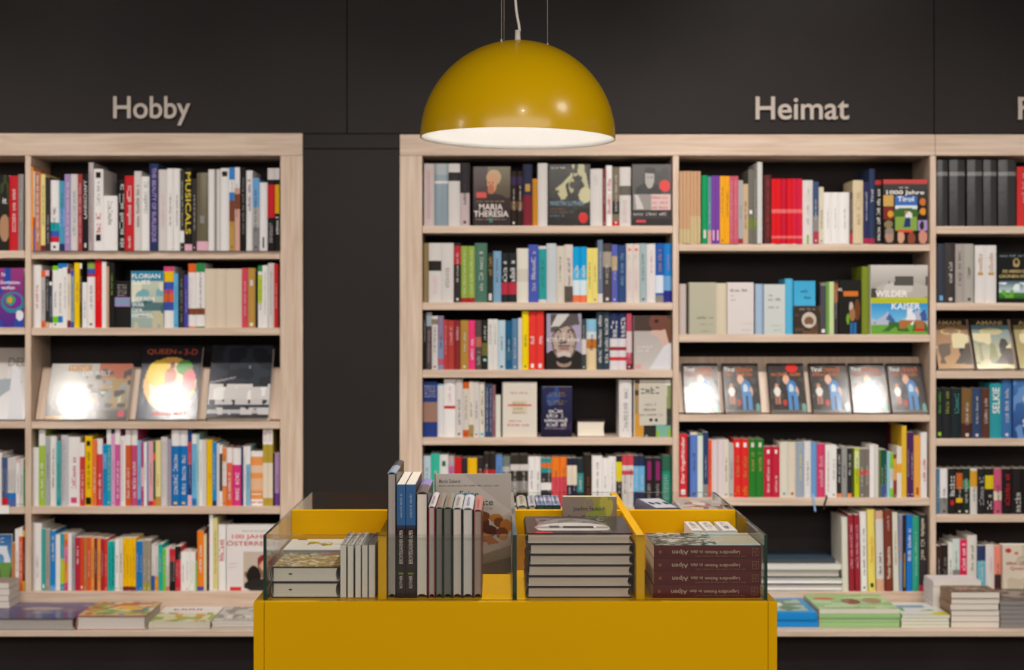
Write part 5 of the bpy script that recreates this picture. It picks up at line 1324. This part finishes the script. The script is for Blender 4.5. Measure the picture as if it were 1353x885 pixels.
ART['salad'] = dict(ops=[('f', 'b8b0a8'), ('p', [(0.35, 1), (1, 0.62), (1, 1)], 'aca49c'), ('g', 0, 0.34, '6c6050', '94897c'), ('p', [(0.3, 0.1), (1, 0.28), (1, 0.62), (0.5, 0.4)], 'aca298'), ('p', [(0.2, 0), (1, 0), (1, 0.16)], '5c5244'),
                         ('e', 0.55, 0.5, 0.16, 0.10, '4c2c20'), ('e', 0.62, 0.57, 0.10, 0.05, '74441c'), ('e', 0.80, 0.55, 0.09, 0.045, 'a8702c'), ('e', 0.84, 0.51, 0.07, 0.05, '6c3c1c'), ('e', 0.93, 0.47, 0.08, 0.07, 'a86c2c'), ('e', 0.7, 0.42, 0.12, 0.06, '4c2818'),
                         ('e', 0.66, 0.35, 0.10, 0.045, '9c5824'), ('p', [(0.6, 0.42), (0.72, 0.38), (0.85, 0.3), (0.7, 0.28)], 'a8642c'), ('e', 0.88, 0.4, 0.08, 0.06, '6c3c20'), ('e', 0.9, 0.36, 0.06, 0.035, 'b4783c')],
                    t=[('Martin Sieberer', '5c5450', 0.06, 0.905, 0.345, 0.945), ('Feine', '2c4438', 0.33, 0.765, 0.575, 0.825), ('Salate', '2c4438', 0.46, 0.68, 0.765, 0.745)],
                    l=[('6c625c', 0.06, 0.872, 0.84, 0.888), ('6c625c', 0.5, 0.64, 0.76, 0.654)])
bk = bin_book(573.5, 675.5, 627.5, 0.02, 'bcb4ac', 'large grey cookery book facing out with orange food photo, leaning on the cross wall', orient='cover', zf=3.545, group=b2, seed=250, art_ops=ART['salad']['ops'], art_texts=ART['salad']['t'], art_lines=ART['salad']['l'],
              res=(110, 140), mat=M_PRINT, lean=Matrix.Rotation(math.radians(-5), 3, 'X'), pages='d8d2cc')

# bin 3
ART['dome'] = dict(ops=[('f', '3a3635'), ('e', 0.42, 0.42, 0.36, 0.50, '7c7672'), ('n', 0.1, 0.3, 0.8, 1, 26, 16, 0.55, '8c8682'), ('n', 0, 0.45, 0.07, 1, 4, 4, 0.0, '3a3635'), ('r', 0.05, 0.16, 0.8, 0.34, 'bdb7b2'), ('r', 0.32, 0.3, 0.66, 0.38, '3c3837'), ('r', 0.05, 0.12, 0.5, 0.18, 'd8d2ce'),
                        ('r', 0.3, 0.34, 0.48, 0.44, '55504d'), ('r', 0.08, 0.0, 0.22, 0.08, 'a83c38')], t=[])
ART['dome']['ops'] = [('f', '3a3635'), ('e', 0.45, 0.30, 0.36, 0.58, '807a76'), ('n', 0.1, 0.45, 0.8, 0.9, 26, 12, 0.6, '6c6662'), ('e', 0.45, 0.3, 0.358, 0.30, 'bdb7b2'), ('r', 0.08, 0.28, 0.8, 0.38, '8c8682'), ('r', 0.36, 0.28, 0.66, 0.4, '34302f'), ('r', 0.22, 0.3, 0.32, 0.42, '4c4745'),
                      ('r', 0.66, 0.32, 0.68, 0.4, 'd8d2ce'), ('r', 0.0, 0.0, 1, 0.14, '3a3635'), ('r', 0.08, 0.0, 0.24, 0.08, 'a83c38')]
z = Z0
rg = random.Random(5)
ofs = [(694.6, 834.5), (694.8, 834.2), (695.5, 835.6), (697, 836), (697.5, 836), (694, 836)]
pos = ['bottom', 'second', 'third', 'fourth', 'fifth', 'top']
for i in range(6):
    th = 0.0223
    a, b_ = ofs[i]
    bk = make_book(th, 0.27, X(b_, BZ) - X(a, BZ), '33292a', hard=True, pages='c8b8aa', mat=M_GLOSS, seed=260 + i, art_ops=ART['dome']['ops'] if i == 5 else None, res=(140, 90))
    if i == 5:
        g = MB()
        xx = th / 2 + 0.0008
        dd, hh = bk['_dims'][2], bk['_dims'][1]
        glyphs(g, rg, (xx, 0.66 * dd, 0.15 * hh), (0, 1, 0), (0, 0, 1), 0.17 * dd, 0.05 * hh, lin('c0b8b2'))
        glyphs(g, rg, (xx, 0.72 * dd, 0.06 * hh), (0, 1, 0), (0, 0, 1), 0.14 * dd, 0.04 * hh, lin('a09890'))
        glyphs(g, rg, (xx, 0.62 * dd, 0.9 * hh), (0, 1, 0), (0, 0, 1), 0.24 * dd, 0.03 * hh, lin('8c8480'))
        g.build('cover_lettering', M_PRINT, bk)
    put(bk, 'flat_tail', X(a, BZ), BZ - ZS + rg.uniform(0, 0.003), z)
    tag(bk, f'dark photo book with grey pages, {pos[i]} of six stacked in the third bin' + (', railway carriage on its cover' if False else ''), 'book', 'six dark photo books stacked in the third bin')
    z += th + 0.0004
ART['faul'] = dict(ops=[('g', 0, 1, '7c7450', '8c7c70'), ('e', 0.68, 0.8, 0.25, 0.25, '98904c'), ('e', 0.82, 0.88, 0.13, 0.15, 'b0a84c'), ('e', 0.3, 0.8, 0.3, 0.3, '8a7a6e'), ('n', 0.4, 0.5, 1, 1, 8, 8, 0.62, '8c9444')],
                   t=[('Joachim Faulstich', '34302c', 0.2, 0.80, 0.8, 0.87), ('Das Geheimnis', '34302c', 0.1, 0.66, 0.9, 0.755)])
for i, (zf, dx) in enumerate(((3.552, 0), (3.5735, 1.2))):
    bin_book(743.2 + dx, 813.5 + dx, 656 - 0 * i, 0.0195, '8c8078', 'olive and mauve paperback facing out behind the dark stack, ' + ('front copy' if i == 0 else 'copy behind it'), orient='cover', zf=zf, group='two copies leaning on the cross wall of the third bin', hard=False,
             seed=270, art_ops=ART['faul']['ops'], art_texts=ART['faul']['t'] if i == 0 else (), res=(60, 80), mat=M_GLOSS, pages='d8cc b4'.replace(' ', ''))

# bin 4
z = Z0
ART['alps'] = dict(ops=[('f', 'a8b8b4'), ('g', 0, 1, '94a4a0', 'a4b8b8'), ('n', 0, 0, 1, 1, 4, 5, 0.55, 'b0a890'), ('p', [(0, 0.35), (0.4, 0.6), (0.95, 0.4), (1, 0), (0, 0)], '8c8474'), ('n', 0, 0, 1, 0.6, 22, 26, 0.6, '3c3a34'), ('n', 0, 0.1, 1, 0.7, 14, 16, 0.66, 'b8b4a4'), ('n', 0.1, 0, 0.9, 0.5, 18, 18, 0.7, '55524a')],
                   t=[])
for i in range(4):
    th = 0.0272
    a, b_ = [(862.5, 1004.6), (864, 1006), (863.6, 1006.2), (864, 1006.2)][i]
    Wd_ = X(b_, BZ) - X(a, BZ)
    bk = make_book(th, Wd_, 0.186, '5c1c1a', hard=False, pages='d8ccac', mat=M_PRINT, seed=280, art_ops=ART['alps']['ops'] if i == 3 else None, back_art=True, res=(60, 110),
                   prints=[('T', 0.475, 0.80, 'b09880', 0.34, 'Legendäre Reisen'), ('T', 0.345, 0.455, 'b09880', 0.26, 'in den'), ('T', 0.17, 0.32, 'b09880', 0.46, 'Alpen')])
    # the publisher's framed mark at the head and the small sun at the foot of the spine
    g = MB()
    c = lin('8c7050')
    xm = th * 0.30
    zt_, zb_ = 0.975 * Wd_, 0.915 * Wd_
    for (x0_, x1_, z0_, z1_) in ((-xm, -xm + 0.0008, zb_, zt_), (xm - 0.0008, xm, zb_, zt_), (-xm, xm, zt_ - 0.0008, zt_), (-xm, xm, zt_ - 0.006, zt_ - 0.0052), (-xm, xm, zb_, zb_ + 0.0008)):
        g.quad([(x0_, -0.0004, z0_), (x1_, -0.0004, z0_), (x1_, -0.0004, z1_), (x0_, -0.0004, z1_)], c)
    glyphs(g, random.Random(9), (th * 0.28, -0.0004, 0.86 * Wd_), (0, 0, -1), (1, 0, 0), 0.48 * Wd_, th * 0.10, c)
    for t_ in range(6):
        an = t_ * math.pi / 3
        r1, r2 = 0.0012, 0.0034
        cx, cz = -xm * 0.0, zb_ + 0.004
        g.quad([(cx + r1 * math.cos(an - .4), -0.0005, cz + r1 * math.sin(an - .4)), (cx + r2 * math.cos(an), -0.0005, cz + r2 * math.sin(an)), (cx + r1 * math.cos(an + .4), -0.0005, cz + r1 * math.sin(an + .4))], c)
    g.build('publisher_mark', M_PRINT, bk)
    g = MB()
    c = lin('b08028')
    cz = 0.06 * Wd_
    for t_ in range(8):
        an = t_ * math.pi / 4
        r1, r2 = 0.0014, 0.0044
        g.quad([(r1 * math.cos(an - .5), -0.0005, cz + r1 * math.sin(an - .5)), (r2 * math.cos(an), -0.0005, cz + r2 * math.sin(an)), (r1 * math.cos(an + .5), -0.0005, cz + r1 * math.sin(an + .5))], c)
    g.build('sun_emblem', M_PRINT, bk)
    put(bk, 'flat_spine_back', X(a, BZ), BZ - ZS + 0.001 * (i % 2), z)
    tag(bk, f'red-brown book about journeys in the Alps, {("bottom", "second", "third", "top")[i]} of four stacked upside down', 'book', 'four red-brown Alpine travel books')
    z += th + 0.0004
for i, (a, b_) in enumerate(((914.7, 929.6), (933.5, 950), (956, 974.8))):
    bin_book(a, b_, 700.6, 0.15, 'd8d2cc', f'small white block-like book behind the red-brown stack, {ORD[i]} from the left', zf=3.44, group='three small white books in the fourth bin', hard=False, pages='d4ccbc', seed=290 + i, prints=[('t', 0.15, 0.85, 'a8a4a4', 0.5)])

# rear bins
rb = 'books in the rear bins of the yellow table'
for i, (a, b_, sp, pg, lb) in enumerate(((683.5, 696.5, 'b4b0a0', 'c8bca0', 'cream spined book with small red print'), (698.5, 708.4, 'b8b4b8', 'c8bca0', 'white and blue spined book'), (709.2, 719.5, '6c7c9c', '28483c', 'grey-blue book with white stripe'),
                                         (720, 730.5, '7c88a8', '28483c', 'dusty blue book'), (731, 741, '8490a8', '28483c', 'pale blue book'))):
    bin_book(a, b_, 667, 0.2, '28483c', f'{lb}, rear bin behind the third bin', zf=3.655, group=rb, hard=i < 2, pages=pg, bands=[(0, 0.4, sp), (0.4, 0.75, 'b8b4bc' if i > 0 else sp), (0.75, 1, sp)], side='28483c', seed=300 + i, mat=M_GLOSS, prints=[('t', 0.1, 0.9, '8c4c44' if i == 0 else '4c5474', 0.4)])
ART['script'] = dict(ops=[('f', 'c4c4cc'), ('r', 0, 0, 0.05, 1, '4a4c68'), ('r', 0.95, 0, 1, 1, '4a4c68'), ('r', 0, 0, 1, 0.06, '4a4c68'), ('r', 0, 0.94, 1, 1, '4a4c68')], l=[('3c3c4c', 0.2, 0.35, 0.85, 0.6)])
ART['tanphoto'] = dict(ops=[('f', 'b0a69c'), ('e', 0.45, 0.5, 0.3, 0.3, 'a8705c'), ('e', 0.5, 0.6, 0.15, 0.15, 'd8c8bc'), ('n', 0, 0, 1, 1, 7, 7, 0.62, 'c8beb4'), ('n', 0.5, 0, 1, 0.6, 7, 7, 0.66, '7c5c54')], t=[])
hz = (H(673.5, 3.63) - Z0) / 3
for (a, b_, art, c, nm, yaw) in ((848, 884, 'script', '5c5e78', 'slate-edged book with white handwritten cover', 8), (899, 962, 'tanphoto', 'a89c90', 'tan photo-covered book', 0)):
    z = Z0
    for i in range(3):
        flat(a, b_, hz - 0.0006, 3.66 if yaw else 3.635, 0.2, z, c, f'{nm}, {("bottom", "middle", "top")[i]} of three in the rear right bin', art if i == 2 else None, hard=True, group=rb, seed=310 + i, yaw=yaw, mat=M_GLOSS)
        z += hz

# ------------------------------------------------------------------ pendant lamp
LZ = 3.6
lx, lz = X(684, LZ), H(183.5, LZ)
R0 = X(813, LZ) - lx
L = thing('pendant_lamp', 'glossy yellow dome pendant lamp with white inside hanging over the table', 'lamp', (lx, LZ - ZS, lz))
tilt = Matrix.Rotation(math.radians(0.8), 4, 'Y')
prof = [(R0 * math.cos(t), R0 * 1.0 * math.sin(t)) for t in [i * math.pi / 2 / 32 for i in range(32)]] + [(0.004, R0)]
o = lathe('lamp_shade', prof, M_DOME, L, 96)
o.rotation_euler = (0, math.radians(0.8), 0)
R1 = R0 - 0.003
prof2 = [(R0, 0.0)] + [(R1 * math.cos(t), R1 * math.sin(t)) for t in [i * math.pi / 2 / 32 for i in range(32)]] + [(0.004, R1)]
o2 = lathe('shade_lining', [(r, z_) for r, z_ in prof2], M_WHITE, L, 96)
o2.rotation_euler = (0, math.radians(0.8), 0)
lathe('socket', [(0.0, 0.205), (0.022, 0.205), (0.022, 0.15), (0.0, 0.15)], M_CORD, L, 24)
bprof = [(0.0, 0.150)] + [(0.032 * math.sin(t) + 0.0, 0.115 + 0.032 * math.cos(t)) for t in [i * math.pi / 12 for i in range(1, 12)]] + [(0.0, 0.083)]
lathe('bulb', bprof, M_BULB, L, 24)
lathe('cord_grip', [(0.0, R0 + 0.026), (0.006, R0 + 0.026), (0.0065, R0 + 0.008), (0.008, R0 - 0.001), (0.0, R0 - 0.001)], M_CORD, L, 20)
pts = [(0.002, 0, R0 + 0.02)]
for (px, py) in ((686.5, 40), (685.5, 32), (683.5, 22), (682, 12), (681.2, 2), (681, -10), (681.4, -24), (682, -60), (683, -160), (684, -300), (684, -420), (684, -560)):
    pts.append((X(px, LZ) - lx, 0, H(py, LZ) - lz))
pts[-1] = (0, 0, 3.4 - lz)
tube('power_cord', pts, 0.0032, M_CORD, L, 10)
rr = 0.07
for an in (237, 357, 117):
    a = math.radians(an)
    zz = math.sqrt(R0 ** 2 - rr ** 2)
    wx, wy = rr * math.cos(a), rr * math.sin(a)
    wr = tube('suspension_wire', [(wx, wy, zz - 0.001), (wx * 0.97, wy * 0.97, 3.4 - lz)], 0.0007, M_STEEL, L, 6)
    lathe('wire_clip', [(0.0, 0.006), (0.002, 0.006), (0.0028, 0.0), (0.0, -0.001)], M_STEEL, wr, 12).location = (wx, wy, zz)
lathe('ceiling_canopy', [(0.0, 3.372 - lz), (0.06, 3.374 - lz), (0.062, 3.3995 - lz), (0.0, 3.3995 - lz)], M_CORD, L, 32)
pl = bpy.data.lights.new('lamp_light', 'SPOT')      # reflector bulb, shining down
pl.spot_size = math.radians(140)
pl.spot_blend = 0.3
pl.energy = 34
pl.shadow_soft_size = 0.03
pl.color = WARM
po = bpy.data.objects.new('lamp_light', pl)
COL.objects.link(po)
po.location = (lx, LZ - ZS, lz + 0.075)

# ------------------------------------------------------------------ turn the words into flat meshes
MATS = {}


def ink(c):
    if c not in MATS:
        m, nt_, b_ = new_mat('ink_' + c)
        rgb = lin(C_(c))
        ramp_noise(nt_, b_, rgb, tuple(min(1, x * 1.05) for x in rgb), 30, (1, 1, 1))
        b_.inputs['Roughness'].default_value = 0.5
        MATS[c] = m
    return MATS[c]


jobs = []
for (parent, text, col, org, du, dv, L_, Ht, name, bold, depth, mat) in TEXTS:
    units = list(text) if name == 'letter' else [text]
    cu = bpy.data.curves.new('t', 'FONT')
    cu.body = text
    cu.offset = bold
    cu.extrude = depth
    cu.resolution_u = 3 if name != 'letter' else 6
    ob = bpy.data.objects.new('t', cu)
    COL.objects.link(ob)
    parts = []
    if name == 'letter':
        for i in range(len(text)):
            for k in (0, 1):
                c2 = cu.copy()
                c2.body = text[:i + k]
                o3 = bpy.data.objects.new('t', c2)
                COL.objects.link(o3)
                parts.append(o3)
    jobs.append((ob, parts))
dg = bpy.context.evaluated_depsgraph_get()
dg.update()
for (parent, text, col, org, du, dv, L_, Ht, name, bold, depth, mat), (ob, parts) in zip(TEXTS, jobs):
    me = bpy.data.meshes.new_from_object(ob.evaluated_get(dg))
    n = len(me.vertices)
    co = np.zeros(n * 3)
    me.vertices.foreach_get('co', co)
    co = co.reshape(-1, 3)
    mn, mx_ = co.min(0), co.max(0)
    sx, sy = L_ / (mx_[0] - mn[0]), Ht / (mx_[1] - mn[1])
    nn = np.array(du.cross(dv))
    zs = (1 if depth else 0)
    sz = 0.0055 / max(1e-6, (mx_[2] - mn[2])) if depth else 1
    new = np.array(org) + np.outer((co[:, 0] - mn[0]) * sx, np.array(du)) + np.outer((co[:, 1] - mn[1]) * sy, np.array(dv)) + np.outer((co[:, 2] - mn[2]) * sz if depth else co[:, 2] * 0, nn)
    if depth:
        new -= nn * 0.0
    m_ = mat or ink(col)
    if name == 'letter':
        # split into single letters by connected pieces grouped by the pen position
        adv = []
        bm = bmesh.new()
        bm.from_mesh(me)
        for v, c in zip(bm.verts, new):
            v.co = c
        bm.verts.ensure_lookup_table()
        seen, isl = set(), []
        for v in bm.verts:
            if v.index in seen:
                continue
            st, comp = [v], []
            seen.add(v.index)
            while st:
                q = st.pop()
                comp.append(q.index)
                for e in q.link_edges:
                    w_ = e.other_vert(q)
                    if w_.index not in seen:
                        seen.add(w_.index)
                        st.append(w_)
            xs_ = [new[i][0] for i in comp]
            isl.append([min(xs_), max(xs_), set(comp)])
        isl.sort(key=lambda t_: t_[0])
        merged = []
        for a in isl:
            if merged and a[0] < merged[-1][1] - 0.002 and (merged[-1][1] - a[0]) > 0.5 * min(a[1] - a[0], merged[-1][1] - merged[-1][0]):
                merged[-1] = [merged[-1][0], max(a[1], merged[-1][1]), merged[-1][2] | a[2]]
            else:
                merged.append(a)
        for a in merged:
            vs = sorted(a[2])
            mp_ = {q: i for i, q in enumerate(vs)}
            fs = [tuple(mp_[v.index] for v in f.verts) for f in bm.faces if f.verts[0].index in a[2]]
            m2 = bpy.data.meshes.new('letter')
            m2.from_pydata([tuple(new[q]) for q in vs], [], fs)
            m2.materials.append(m_)
            link('letter', m2, parent)
        bm.free()
        bpy.data.meshes.remove(me)
    else:
        me.vertices.foreach_set('co', new.ravel())
        me.materials.clear()
        me.materials.append(m_)
        me.name = name
        link(name, me, parent)
for ob, parts in jobs:
    for o in [ob] + parts:
        cu = o.data
        bpy.data.objects.remove(o)
        bpy.data.curves.remove(cu)
for o in S.objects:
    if '_dims' in o:
        del o['_dims']
